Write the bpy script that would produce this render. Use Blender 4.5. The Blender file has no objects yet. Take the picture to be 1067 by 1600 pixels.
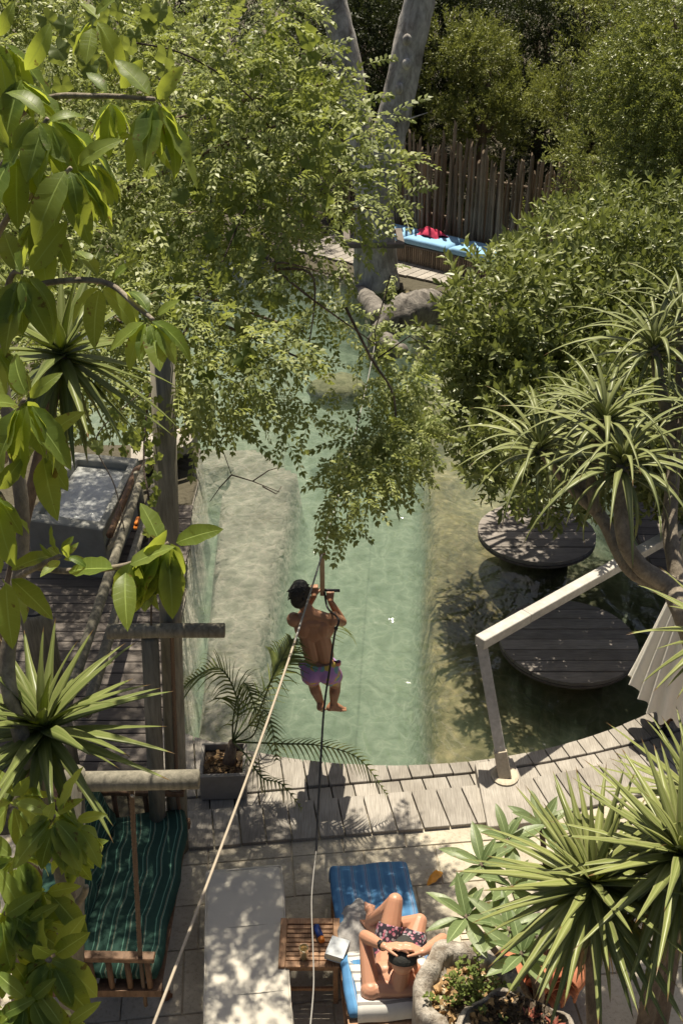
import bpy, math, random
import numpy as np
from mathutils import Vector, Matrix, Euler

sc = bpy.context.scene
random.seed(7); rng = np.random.default_rng(7)
R = math.radians
V = Vector

# ------------------------------------------------------------------ camera, world, sun, exposure
CAM_H, PITCH, FPX = 7.0, R(30), 1600.0
cam_d = bpy.data.cameras.new('camera'); cam = bpy.data.objects.new('camera', cam_d)
sc.collection.objects.link(cam)
cam.location = (0, 0, CAM_H); cam.rotation_euler = (R(60), 0, 0)
cam_d.sensor_fit = 'VERTICAL'; cam_d.sensor_height = 36; cam_d.sensor_width = 24; cam_d.lens = 36
cam_d.clip_start = 0.1; cam_d.clip_end = 600
sc.camera = cam
SUN_EL, SUN_AZ = R(66), R(-4)
w = bpy.data.worlds.new('World'); sc.world = w; w.use_nodes = True
wn = w.node_tree.nodes; wl = w.node_tree.links
sky = wn.new('ShaderNodeTexSky'); sky.sky_type = 'NISHITA'; sky.sun_disc = False
sky.air_density = 0.8; sky.dust_density = 4.0; sky.ozone_density = 0.6; sky.sun_elevation = SUN_EL; sky.sun_rotation = SUN_AZ
wl.new(sky.outputs[0], wn['Background'].inputs[0]); wn['Background'].inputs[1].default_value = 0.05
sun_d = bpy.data.lights.new('sun', 'SUN'); sun_d.energy = 5.0; sun_d.angle = R(0.53); sun_d.color = (1.0, 0.91, 0.75)
sun = bpy.data.objects.new('sun', sun_d); sc.collection.objects.link(sun)
sdir = V((math.sin(SUN_AZ)*math.cos(SUN_EL), math.cos(SUN_AZ)*math.cos(SUN_EL), math.sin(SUN_EL)))
sun.rotation_euler = sdir.to_track_quat('Z', 'Y').to_euler(); sun.location = (0, 12, 20)
sc.view_settings.view_transform = 'Standard'; sc.view_settings.look = 'None'
sc.view_settings.exposure = 0.62; sc.view_settings.gamma = 1.0; sc.view_settings.use_curve_mapping = False
sc.render.engine = 'CYCLES'
sc.cycles.max_bounces = 7; sc.cycles.transparent_max_bounces = 10; sc.cycles.volume_bounces = 1
sc.cycles.sample_clamp_indirect = 4; sc.cycles.use_denoising = True
sc.cycles.caustics_reflective = False; sc.cycles.caustics_refractive = False

# ------------------------------------------------------------------ real positions from sight lines
_s, _c = math.sin(PITCH), math.cos(PITCH)
def ray(px, py):
    u, v = (px-533.5)/FPX, (py-800)/FPX
    return V((u, _c - v*_s, -(_s + v*_c)))
def P(px, py, z=0.0):
    r = ray(px, py); return V((0, 0, CAM_H)) + r*((z-CAM_H)/r.z)
def PY(px, py, Y):
    r = ray(px, py); return V((0, 0, CAM_H)) + r*(Y/r.y)
def PD(px, py, d):
    return V((0, 0, CAM_H)) + ray(px, py)*d

# ------------------------------------------------------------------ materials
def mat(name):
    m = bpy.data.materials.new(name); m.use_nodes = True
    nt = m.node_tree; b = nt.nodes['Principled BSDF']
    return m, nt, b
def N(nt, t, **k):
    n = nt.nodes.new(t)
    for a, v in k.items():
        if a.startswith('i_'):
            n.inputs[int(a[2:])].default_value = v
        else: setattr(n, a, v)
    return n
def ramp(nt, src, stops):
    r = nt.nodes.new('ShaderNodeValToRGB'); e = r.color_ramp.elements
    while len(e) < len(stops): e.new(0.5)
    for k, (p, c) in enumerate(stops):
        e[k].position = p; e[k].color = (*c, 1) if len(c) == 3 else c
    if src is not None: nt.links.new(src, r.inputs[0])
    return r
def coords(nt, kind='Object', scale=(1, 1, 1)):
    tc = nt.nodes.new('ShaderNodeTexCoord'); mp = nt.nodes.new('ShaderNodeMapping')
    if kind == 'World':
        g = nt.nodes.new('ShaderNodeNewGeometry'); nt.links.new(g.outputs['Position'], mp.inputs[0])
    else: nt.links.new(tc.outputs[kind], mp.inputs[0])
    mp.inputs['Scale'].default_value = scale
    return mp.outputs[0]
def noise(nt, vec, scale, detail=4, rough=0.6, dist=0.0):
    n = nt.nodes.new('ShaderNodeTexNoise'); n.inputs['Scale'].default_value = scale
    n.inputs['Detail'].default_value = detail; n.inputs['Roughness'].default_value = rough
    n.inputs['Distortion'].default_value = dist
    nt.links.new(vec, n.inputs['Vector']); return n.outputs['Fac']
def mixc(nt, a, b, fac, mode='MIX'):
    n = nt.nodes.new('ShaderNodeMix'); n.data_type = 'RGBA'; n.blend_type = mode
    for sock, val in ((6, a), (7, b), (0, fac)):
        if isinstance(val, bpy.types.NodeSocket): nt.links.new(val, n.inputs[sock])
        elif sock == 0: n.inputs[0].default_value = val
        else: n.inputs[sock].default_value = (*val, 1)
    return n.outputs[2]
def math_(nt, op, a, b=0.0):
    n = nt.nodes.new('ShaderNodeMath'); n.operation = op
    for k, val in ((0, a), (1, b)):
        if isinstance(val, bpy.types.NodeSocket): nt.links.new(val, n.inputs[k])
        else: n.inputs[k].default_value = val
    return n.outputs[0]
def bump(nt, b, h, strength=0.3, dist=0.02):
    n = nt.nodes.new('ShaderNodeBump'); n.inputs['Strength'].default_value = strength
    n.inputs['Distance'].default_value = dist
    nt.links.new(h, n.inputs['Height']); nt.links.new(n.outputs[0], b.inputs['Normal'])
def obj_random(nt):
    return nt.nodes.new('ShaderNodeObjectInfo').outputs['Random']

def m_wood(name, dark, light, scale=(18, 1.2, 18), rough=0.8, vary=0.5, stain=0.4, bstr=0.4):
    m, nt, b = mat(name)
    v = coords(nt, 'Object', scale); n1 = noise(nt, v, 3.0, 6, 0.65, 0.4)
    v2 = coords(nt, 'World'); n2 = noise(nt, v2, 2.3, 3)
    c = ramp(nt, n1, [(0.3, dark), (0.7, light)]).outputs[0]
    st = ramp(nt, n2, [(0.35, (0.55, 0.53, 0.5)), (0.62, (1, 1, 1))]).outputs[0]
    c = mixc(nt, c, st, stain, 'MULTIPLY')
    rr = ramp(nt, obj_random(nt), [(0, (1-vary*.5,)*3), (1, (1+vary*.2,)*3)]).outputs[0]
    c = mixc(nt, c, rr, 1.0, 'MULTIPLY')
    nt.links.new(c, b.inputs['Base Color']); b.inputs['Roughness'].default_value = rough
    b.inputs['Specular IOR Level'].default_value = 0.25
    bump(nt, b, n1, bstr, 0.006)
    return m
M = {}
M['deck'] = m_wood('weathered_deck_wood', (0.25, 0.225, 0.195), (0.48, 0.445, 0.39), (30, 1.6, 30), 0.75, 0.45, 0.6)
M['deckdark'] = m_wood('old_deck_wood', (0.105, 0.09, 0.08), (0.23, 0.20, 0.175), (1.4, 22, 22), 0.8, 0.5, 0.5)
M['plat'] = m_wood('platform_wood', (0.17, 0.15, 0.135), (0.36, 0.325, 0.29), (1.6, 26, 26), 0.75, 0.6, 0.5)
M['log'] = m_wood('grey_log_wood', (0.15, 0.14, 0.105), (0.34, 0.31, 0.24), (9, 9, 0.9), 0.85, 0.3, 0.4, 0.8)
M['pole'] = m_wood('fence_pole_wood', (0.20, 0.15, 0.105), (0.42, 0.34, 0.26), (20, 20, 1.5), 0.9, 0.9, 0.5, 0.6)
M['teak'] = m_wood('teak_wood', (0.24, 0.125, 0.062), (0.46, 0.27, 0.15), (14, 3, 14), 0.55, 0.3, 0.25)
M['brownwood'] = m_wood('brown_wood', (0.11, 0.062, 0.035), (0.24, 0.14, 0.08), (8, 8, 2), 0.6, 0.3, 0.3)
M['stick'] = m_wood('handle_wood', (0.33, 0.24, 0.14), (0.5, 0.38, 0.24), (30, 30, 4), 0.6, 0.1, 0.1)
M['railwood'] = m_wood('painted_rail', (0.44, 0.42, 0.38), (0.62, 0.595, 0.55), (6, 6, 6), 0.55, 0.15, 0.5, 0.2)

def m_bark(name, dark, light, scale=6.0, bstr=0.8, zs=0.35):
    m, nt, b = mat(name)
    v = coords(nt, 'World', (1, 1, zs)); n1 = noise(nt, v, scale, 8, 0.7, 0.6); n2 = noise(nt, v, scale*5, 5)
    c = ramp(nt, n1, [(0.33, dark), (0.62, light)]).outputs[0]
    c = mixc(nt, c, ramp(nt, n2, [(0.3, (0.6, 0.6, 0.6)), (0.6, (1, 1, 1))]).outputs[0], 0.7, 'MULTIPLY')
    nt.links.new(c, b.inputs['Base Color']); b.inputs['Roughness'].default_value = 0.9
    bump(nt, b, mixc(nt, n1, n2, 0.4), bstr, 0.03)
    return m
M['bark_grey'] = m_bark('pale_grey_bark', (0.14, 0.12, 0.10), (0.64, 0.61, 0.56), 3.2, 1.0, 0.45)
M['drift'] = m_bark('driftwood_bark', (0.04, 0.034, 0.028), (0.27, 0.245, 0.21), 5.0, 1.0, 0.4)
M['bark'] = m_bark('brown_bark', (0.07, 0.05, 0.035), (0.24, 0.18, 0.13), 9.0)
M['bark_aloe'] = m_bark('aloe_bark', (0.15, 0.12, 0.085), (0.34, 0.29, 0.22), 10.0, 0.5, 0.6)
M['stump'] = m_bark('weathered_stump', (0.15, 0.115, 0.08), (0.50, 0.455, 0.39), 10.0, 1.0, 0.2)
M['twig'] = m_bark('dark_twig', (0.035, 0.025, 0.018), (0.09, 0.065, 0.045), 20)
M['soil'] = m_bark('soil', (0.045, 0.03, 0.02), (0.17, 0.115, 0.07), 40, 1.0, 1.0)

def m_plain(name, col, rough=0.6, var=0.15, nscale=12, metallic=0.0, bstr=0.0, spec=0.4):
    m, nt, b = mat(name)
    v = coords(nt, 'World'); n = noise(nt, v, nscale, 5)
    c = mixc(nt, tuple(x*(1-var) for x in col), tuple(min(1, x*(1+var)) for x in col), n)
    nt.links.new(c, b.inputs['Base Color']); b.inputs['Roughness'].default_value = rough
    b.inputs['Metallic'].default_value = metallic; b.inputs['Specular IOR Level'].default_value = spec
    if bstr: bump(nt, b, n, bstr, 0.02)
    return m
M['concrete'] = m_plain('grey_concrete', (0.26, 0.26, 0.235), 0.8, 0.35, 5, 0, 0.3)
M['planter'] = m_plain('planter_plastic', (0.27, 0.25, 0.22), 0.7, 0.3, 12)
M['white_cloth'] = m_plain('off_white_canvas', (0.55, 0.515, 0.44), 0.85, 0.08, 6, 0, 0.25, 0.1)
M['parasol'] = m_plain('parasol_canvas', (0.82, 0.78, 0.70), 0.85, 0.08, 8, 0, 0.2, 0.1)
M['towel'] = m_plain('grey_towel', (0.33, 0.315, 0.30), 0.95, 0.15, 30, 0, 0.5, 0.1)
M['pink'] = m_plain('pink_cloth', (0.48, 0.05, 0.10), 0.9, 0.45, 9, 0, 0.3, 0.1)
M['black'] = m_plain('black_rubber', (0.018, 0.018, 0.02), 0.45, 0.2, 20)
M['cap'] = m_plain('charcoal_cap_cloth', (0.05, 0.05, 0.047), 0.9, 0.2, 60, 0, 0.3, 0.1)
M['hair'] = m_plain('black_hair', (0.008, 0.007, 0.007), 0.38, 0.5, 90, 0, 0.6)
M['steel'] = m_plain('steel', (0.45, 0.44, 0.42), 0.35, 0.1, 30, 0.9)
M['bench_blue'] = m_plain('blue_bench_canvas', (0.26, 0.46, 0.66), 0.9, 0.1, 10, 0, 0.2, 0.1)
M['book'] = m_plain('book_cover', (0.45, 0.48, 0.50), 0.5, 0.35, 14)
M['paper'] = m_plain('book_pages', (0.62, 0.55, 0.40), 0.9, 0.2, 90)
M['bottle_blue'] = m_plain('blue_plastic', (0.012, 0.035, 0.16), 0.3, 0.2, 30)
M['bottle_orange'] = m_plain('orange_plastic', (0.70, 0.22, 0.03), 0.35, 0.1, 30)
M['terracotta'] = m_plain('terracotta', (0.46, 0.17, 0.085), 0.75, 0.25, 16, 0, 0.3)
M['palewood'] = m_wood('pale_slat_wood', (0.42, 0.36, 0.27), (0.60, 0.53, 0.41), (14, 3, 14), 0.6, 0.2, 0.2)
M['red_succ'] = m_plain('reddish_succulent', (0.30, 0.10, 0.07), 0.5, 0.5, 12)
M['dry_leaf'] = m_plain('dry_litter', (0.42, 0.27, 0.13), 0.8, 0.6, 8)
M['moss'] = m_bark('dark_mossy_fibre', (0.045, 0.035, 0.025), (0.20, 0.16, 0.115), 30, 1.0, 1.0)
M['yellow_leaf'] = m_plain('yellow_orange_leaf', (0.68, 0.30, 0.03), 0.5, 0.4, 20)
M['brown_leaf'] = m_plain('brown_leaf', (0.20, 0.095, 0.045), 0.6, 0.3, 20)
M['rock'] = m_bark('mossy_rock', (0.06, 0.075, 0.03), (0.16, 0.17, 0.09), 6)

def m_skin(name, col, col2):
    m, nt, b = mat(name); v = coords(nt, 'World'); n = noise(nt, v, 9, 4)
    nt.links.new(mixc(nt, col, col2, n), b.inputs['Base Color'])
    b.inputs['Roughness'].default_value = 0.42; b.inputs['Specular IOR Level'].default_value = 0.4
    b.inputs['Subsurface Weight'].default_value = 0.08; b.inputs['Subsurface Scale'].default_value = 0.02
    bump(nt, b, noise(nt, v, 160, 3), 0.08, 0.004)
    return m
M['skin_tan'] = m_skin('tanned_skin', (0.29, 0.145, 0.08), (0.38, 0.20, 0.115))
M['skin_red'] = m_skin('sunburnt_skin', (0.46, 0.225, 0.14), (0.56, 0.30, 0.19))

def m_stripes(name, base, stripes, scale_u, axis=0, rough=0.85):
    """woven stripes running along local Y; stripes = colour ramp stops over one repeat"""
    m, nt, b = mat(name)
    tc = nt.nodes.new('ShaderNodeUVMap'); sep = nt.nodes.new('ShaderNodeSeparateXYZ')
    nt.links.new(tc.outputs[0], sep.inputs[0])
    fr = math_(nt, 'FRACT', math_(nt, 'MULTIPLY', sep.outputs[axis], scale_u))
    r = ramp(nt, fr, [(0, base)] + stripes); r.color_ramp.interpolation = 'CONSTANT'
    wv = coords(nt, 'World'); n = noise(nt, wv, 8, 4)
    c = mixc(nt, r.outputs[0], ramp(nt, n, [(0.3, (0.8,)*3), (0.7, (1.05,)*3)]).outputs[0], 0.8, 'MULTIPLY')
    nt.links.new(c, b.inputs['Base Color']); b.inputs['Roughness'].default_value = rough
    b.inputs['Specular IOR Level'].default_value = 0.15
    bump(nt, b, noise(nt, wv, 260, 2), 0.25, 0.003)
    return m
G = (0.025, 0.062, 0.048)
M['green_stripe'] = m_stripes('green_striped_canvas', G, [(0.30, (0.11, 0.24, 0.18)), (0.37, G), (0.60, (0.25, 0.24, 0.17)), (0.63, (0.02, 0.06, 0.045)), (0.66, (0.15, 0.26, 0.2)), (0.70, G)], 6)
B_ = (0.075, 0.20, 0.38)
M['blue_stripe'] = m_stripes('blue_striped_canvas', B_, [(0.40, (0.11, 0.26, 0.45)), (0.60, (0.36, 0.30, 0.30)), (0.63, B_), (0.72, (0.36, 0.30, 0.30)), (0.75, (0.095, 0.24, 0.42))], 6)
W_ = (0.62, 0.60, 0.56)
M['towel_stripe'] = m_stripes('striped_towel', W_, [(0.55, (0.25, 0.24, 0.23)), (0.8, W_)], 7, 1)

def m_floral(name, base, cols, scale):
    m, nt, b = mat(name); v = coords(nt, 'World')
    vo = nt.nodes.new('ShaderNodeTexVoronoi'); vo.inputs['Scale'].default_value = scale; nt.links.new(v, vo.inputs['Vector'])
    sp = nt.nodes.new('ShaderNodeSeparateColor'); nt.links.new(vo.outputs['Color'], sp.inputs[0])
    r = ramp(nt, sp.outputs[0], [(k/len(cols), c) for k, c in enumerate(cols)]); r.color_ramp.interpolation = 'CONSTANT'
    mask = ramp(nt, vo.outputs['Distance'], [(0.50, (1, 1, 1)), (0.56, (0, 0, 0))]).outputs[0]
    nt.links.new(mixc(nt, base, r.outputs[0], mask), b.inputs['Base Color'])
    b.inputs['Roughness'].default_value = 0.8; b.inputs['Specular IOR Level'].default_value = 0.2
    return m
M['shorts_purple'] = m_floral('purple_print_shorts', (0.42, 0.24, 0.50), [(0.55, 0.42, 0.10), (0.36, 0.20, 0.46), (0.18, 0.36, 0.36), (0.55, 0.22, 0.17), (0.5, 0.42, 0.16), (0.40, 0.24, 0.48)], 15)
M['shorts_dark'] = m_floral('dark_floral_shorts', (0.035, 0.03, 0.04), [(0.45, 0.22, 0.27), (0.04, 0.03, 0.04), (0.30, 0.28, 0.29), (0.38, 0.12, 0.17)], 46)

# leaves: own green, light passing through, waxy gloss
def m_leaf(name, c1, c2, thru, trans=0.35, rough=0.4, attr=True, veins=None, spec=0.4):
    m, nt, b = mat(name)
    if attr:
        a = nt.nodes.new('ShaderNodeAttribute'); a.attribute_name = 'rnd'; rnd = a.outputs['Fac']
    else: rnd = obj_random(nt)
    col = ramp(nt, rnd, [(0, c1), (1, c2)]).outputs[0]
    tcol = mixc(nt, tuple(x*0.75 for x in thru), thru, rnd)
    if veins:
        uv = nt.nodes.new('ShaderNodeUVMap'); sp = nt.nodes.new('ShaderNodeSeparateXYZ'); nt.links.new(uv.outputs[0], sp.inputs[0])
        au = math_(nt, 'ABSOLUTE', math_(nt, 'SUBTRACT', math_(nt, 'MULTIPLY', sp.outputs[0], 2.0), 1.0))
        if veins == 'pinnate':
            mid = ramp(nt, au, [(0.035, (1, 1, 1)), (0.075, (0, 0, 0))]).outputs[0]
            ph = math_(nt, 'FRACT', math_(nt, 'SUBTRACT', math_(nt, 'MULTIPLY', sp.outputs[1], 9.0), math_(nt, 'MULTIPLY', au, 0.9)))
            side = ramp(nt, ph, [(0.0, (0.26,)*3), (0.07, (0, 0, 0)), (0.94, (0, 0, 0)), (1.0, (0.26,)*3)]).outputs[0]
            vm = math_(nt, 'MAXIMUM', mid, side)
            pale = tuple(min(1, x*2.0+0.03) for x in c2)
            col = mixc(nt, col, pale, vm); tcol = mixc(nt, tcol, tuple(x*0.75 for x in thru), vm)
            wn_ = noise(nt, coords(nt, 'World'), 26, 3); spot = ramp(nt, math_(nt, 'ADD', wn_, math_(nt, 'MULTIPLY', au, 0.10)), [(0.70, (0, 0, 0)), (0.76, (0.8,)*3)]).outputs[0]
            col = mixc(nt, col, (0.16, 0.10, 0.03), spot); tcol = mixc(nt, tcol, (0.20, 0.12, 0.03), spot)
            hh = math_(nt, 'MULTIPLY', math_(nt, 'SUBTRACT', 1.0, vm), 1.0); bump(nt, b, hh, 0.35, 0.003)
        else:   # strap leaf: paler margins and midrib, fine lengthwise streaks
            st = ramp(nt, au, [(0.0, (0.8,)*3), (0.18, (0.15,)*3), (0.62, (0.05,)*3), (0.9, (0.85,)*3)]).outputs[0]
            wv = nt.nodes.new('ShaderNodeTexNoise'); wv.inputs['Scale'].default_value = 3
            mp = nt.nodes.new('ShaderNodeMapping'); mp.inputs['Scale'].default_value = (9, 0.3, 1); nt.links.new(uv.outputs[0], mp.inputs[0]); nt.links.new(mp.outputs[0], wv.inputs['Vector'])
            st = mixc(nt, st, ramp(nt, wv.outputs['Fac'], [(0.4, (0, 0, 0)), (0.65, (1, 1, 1))]).outputs[0], 0.35)
            col = mixc(nt, col, veins, st)
            tip = ramp(nt, math_(nt, 'ADD', sp.outputs[1], math_(nt, 'MULTIPLY', rnd, 0.05)), [(0.955, (0, 0, 0)), (0.985, (1, 1, 1))]).outputs[0]
            col = mixc(nt, col, (0.20, 0.12, 0.05), tip)
    nt.links.new(col, b.inputs['Base Color']); b.inputs['Roughness'].default_value = rough
    b.inputs['Specular IOR Level'].default_value = spec
    t = nt.nodes.new('ShaderNodeBsdfTranslucent'); nt.links.new(tcol, t.inputs[0])
    mx = nt.nodes.new('ShaderNodeMixShader'); mx.inputs[0].default_value = trans
    nt.links.new(b.outputs[0], mx.inputs[1]); nt.links.new(t.outputs[0], mx.inputs[2])
    nt.links.new(mx.outputs[0], nt.nodes['Material Output'].inputs[0])
    return m
M['l_pinnate'] = m_leaf('pinnate_leaf', (0.13, 0.175, 0.045), (0.42, 0.45, 0.17), (0.48, 0.55, 0.11), 0.30, 0.45, spec=0.28)
M['l_ficus'] = m_leaf('glossy_leaf', (0.10, 0.13, 0.04), (0.31, 0.335, 0.135), (0.36, 0.42, 0.09), 0.22, 0.36, spec=0.3)
M['l_bush'] = m_leaf('pale_bush_leaf', (0.12, 0.155, 0.04), (0.32, 0.345, 0.125), (0.40, 0.45, 0.09), 0.24, 0.40)
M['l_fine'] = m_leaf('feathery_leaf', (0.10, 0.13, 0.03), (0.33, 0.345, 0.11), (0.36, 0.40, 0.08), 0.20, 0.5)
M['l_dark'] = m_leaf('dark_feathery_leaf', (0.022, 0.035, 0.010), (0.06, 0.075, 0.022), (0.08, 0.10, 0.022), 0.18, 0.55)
M['l_big'] = m_leaf('large_leaf', (0.085, 0.15, 0.028), (0.20, 0.265, 0.06), (0.58, 0.66, 0.08), 0.52, 0.42, False, 'pinnate', 0.3)
M['l_vine'] = m_leaf('vine_leaf', (0.10, 0.15, 0.03), (0.20, 0.24, 0.08), (0.36, 0.42, 0.07), 0.4, 0.5, False)
M['l_yucca'] = m_leaf('yucca_leaf', (0.15, 0.195, 0.045), (0.25, 0.29, 0.075), (0.42, 0.46, 0.08), 0.28, 0.38, False, (0.50, 0.51, 0.23))
M['l_yucca_l'] = m_leaf('green_yucca_leaf', (0.11, 0.155, 0.035), (0.20, 0.24, 0.065), (0.40, 0.46, 0.08), 0.34, 0.38, False, (0.36, 0.39, 0.15))
M['l_aloe'] = m_leaf('aloe_leaf', (0.15, 0.185, 0.06), (0.24, 0.27, 0.095), (0.34, 0.38, 0.09), 0.2, 0.42, False, (0.36, 0.38, 0.17))
M['l_plum'] = m_leaf('plumeria_leaf', (0.13, 0.185, 0.07), (0.20, 0.25, 0.11), (0.28, 0.36, 0.09), 0.3, 0.4, False, 'pinnate')
M['l_palm'] = m_leaf('palm_leaflet', (0.075, 0.105, 0.03), (0.19, 0.21, 0.06), (0.32, 0.35, 0.07), 0.25, 0.4)
M['l_small'] = m_leaf('small_leaf', (0.10, 0.14, 0.03), (0.2, 0.24, 0.07), (0.3, 0.36, 0.06), 0.3, 0.4)

# ------------------------------------------------------------------ mesh helpers
class MB:
    def __init__(s): s.v = []; s.f = []; s.uv = {}
    def add(s, vs, fs):
        o = len(s.v); s.v += [tuple(v) for v in vs]; s.f += [tuple(i+o for i in f) for f in fs]; return o
    def box(s, c, size, rot=None, taper=1.0):
        x, y, z = (k/2 for k in size); m = rot if rot is not None else Matrix.Identity(3)
        vs = []
        for dz in (-z, z):
            t = taper if dz > 0 else 1
            for dx, dy in ((-x, -y), (x, -y), (x, y), (-x, y)):
                vs.append(V(c) + m @ V((dx*t, dy*t, dz)))
        s.add(vs, [(3, 2, 1, 0), (4, 5, 6, 7), (0, 1, 5, 4), (1, 2, 6, 5), (2, 3, 7, 6), (3, 0, 4, 7)]); return s
    def beam(s, a, b, w, h, up=(0, 0, 1)):
        a, b = V(a), V(b); d = (b-a); L = d.length; y = d.normalized(); x = y.cross(V(up)).normalized(); z = x.cross(y)
        return s.box((a+b)/2, (w, L, h), Matrix((x, y, z)).transposed())
    def tube(s, pts, rad, n=8, cap=True, jit=0.0):
        pts = [V(p) for p in pts]
        if not hasattr(rad, '__len__'): rad = [rad]*len(pts)
        rings = []; ref = None
        for i, p in enumerate(pts):
            t = (pts[min(i+1, len(pts)-1)] - pts[max(i-1, 0)]).normalized()
            if ref is None: ref = V((1, 0, 0)) if abs(t.x) < 0.8 else V((0, 1, 0))
            x = (ref - t*ref.dot(t)).normalized(); y = t.cross(x); ref = x
            rings.append([p + (x*math.cos(2*math.pi*k/n) + y*math.sin(2*math.pi*k/n))*rad[i]*(1+jit*random.uniform(-1, 1)) for k in range(n)])
        vs = [q for r in rings for q in r]; fs = []
        for i in range(len(pts)-1):
            for k in range(n):
                a, b = i*n+k, i*n+(k+1) % n
                fs.append((a, b, b+n, a+n))
        if cap: fs.append(tuple(range(n-1, -1, -1))); fs.append(tuple(range((len(pts)-1)*n, len(pts)*n)))
        s.add(vs, fs); return s
    def lathe(s, c, prof, n=20, ax=None):
        rows = [[V(c)+V((r*math.cos(2*math.pi*k/n), r*math.sin(2*math.pi*k/n), z)) for k in range(n)] for r, z in prof]
        fs = []
        for i in range(len(rows)-1):
            for k in range(n):
                a, b = i*n+k, i*n+(k+1) % n; fs.append((a, b, b+n, a+n))
        fs.append(tuple(range(n-1, -1, -1))); fs.append(tuple(range((len(rows)-1)*n, len(rows)*n)))
        s.add([q for r in rows for q in r], fs); return s
    def prism(s, poly, z0, z1):
        n = len(poly); vs = [(x, y, z0) for x, y in poly] + [(x, y, z1) for x, y in poly]
        fs = [tuple(range(n-1, -1, -1)), tuple(range(n, 2*n))] + [(i, (i+1) % n, (i+1) % n+n, i+n) for i in range(n)]
        s.add(vs, fs); return s
    def ell(s, c, rad, rot=None, n=14, m=9):
        Rm = rot if rot is not None else Matrix.Identity(3); vs = [V(c)+Rm @ V((0, 0, -rad[2]))]
        for i in range(1, m):
            t = -math.pi/2 + math.pi*i/m
            for k in range(n):
                p = 2*math.pi*k/n; vs.append(V(c)+Rm @ V((rad[0]*math.cos(t)*math.cos(p), rad[1]*math.cos(t)*math.sin(p), rad[2]*math.sin(t))))
        vs.append(V(c)+Rm @ V((0, 0, rad[2]))); fs = [(0, 1+(k+1) % n, 1+k) for k in range(n)]
        for i in range(m-2):
            for k in range(n):
                a = 1+i*n+k; b = 1+i*n+(k+1) % n; fs.append((a, b, b+n, a+n))
        t = len(vs)-1; fs += [(t, t-n+k, t-n+(k+1) % n) for k in range(n)]
        s.add(vs, fs); return s
    def mesh(s, name, smooth=False, origin=None):
        me = bpy.data.meshes.new(name)
        vs = s.v if origin is None else [(a-origin[0], b-origin[1], c-origin[2]) for a, b, c in s.v]
        me.from_pydata(vs, [], s.f); me.update()
        if smooth: me.polygons.foreach_set('use_smooth', [True]*len(me.polygons))
        return me

def link(o):
    sc.collection.objects.link(o); return o
def tag(o, label=None, cat=None, group=None, kind=None):
    for k, v in (('label', label), ('category', cat), ('group', group), ('kind', kind)):
        if v: o[k] = v
    return o
def thing(name, loc, label, cat, group=None):
    o = link(bpy.data.objects.new(name, None)); o.location = loc; o.empty_display_size = 0.1
    return tag(o, label, cat, group)
def root_of(o):
    while o.parent: o = o.parent
    return o
def origin_of(o):
    p = V((0, 0, 0))
    while o: p = p + V(o.location); o = o.parent
    return p
def obj(name, mb, m, parent=None, smooth=False, pivot=None, bevel=0.0):
    """mb in world coordinates; pivot = the object's own origin"""
    par = origin_of(parent) if parent else V((0, 0, 0))
    pv = V(pivot) if pivot is not None else (par if parent else V((0, 0, 0)))
    me = mb.mesh(name, smooth, pv) if isinstance(mb, MB) else mb
    if m is not None: me.materials.append(M[m] if isinstance(m, str) else m)
    o = link(bpy.data.objects.new(name, me)); o.parent = parent; o.location = pv - par
    if bevel:
        b = o.modifiers.new('bevel', 'BEVEL'); b.width = bevel; b.segments = 1; b.limit_method = 'ANGLE'
    return o
def inst(name, me, parent, mw):
    """a piece sharing mesh data, placed by world matrix (parents only translate)"""
    o = link(bpy.data.objects.new(name, me)); o.parent = parent
    mm = Matrix.Translation(-origin_of(parent)) @ mw if parent else mw
    o.matrix_basis = mm; return o
def struct(name, mb, m, smooth=False, **k):
    o = obj(name, mb, m, smooth=smooth, **k); o['kind'] = 'structure'; return o
def basis(y, z):
    y = V(y).normalized(); z = V(z); z = (z - y*z.dot(y))
    if z.length < 1e-4: z = V((1, 0, 0)) - y*y.x
    z.normalize(); return Matrix((y.cross(z), y, z)).transposed()
def frame(loc, y, z, s=1.0):
    return Matrix.LocRotScale(V(loc), basis(y, z).to_quaternion(), V((s, s, s) if not hasattr(s, '__len__') else s))
def spline(pts, n=8):
    pts = [V(p) for p in pts]; out = []
    for i in range(len(pts)-1):
        p0, p1, p2, p3 = pts[max(i-1, 0)], pts[i], pts[i+1], pts[min(i+2, len(pts)-1)]
        for k in range(n):
            t = k/n
            out.append(0.5*((2*p1)+(p2-p0)*t+(2*p0-5*p1+4*p2-p3)*t*t+(3*p1-p0-3*p2+p3)*t**3))
    out.append(pts[-1]); return out
def lerp_r(r0, r1, n): return [r0+(r1-r0)*i/(n-1) for i in range(n)]

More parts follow.
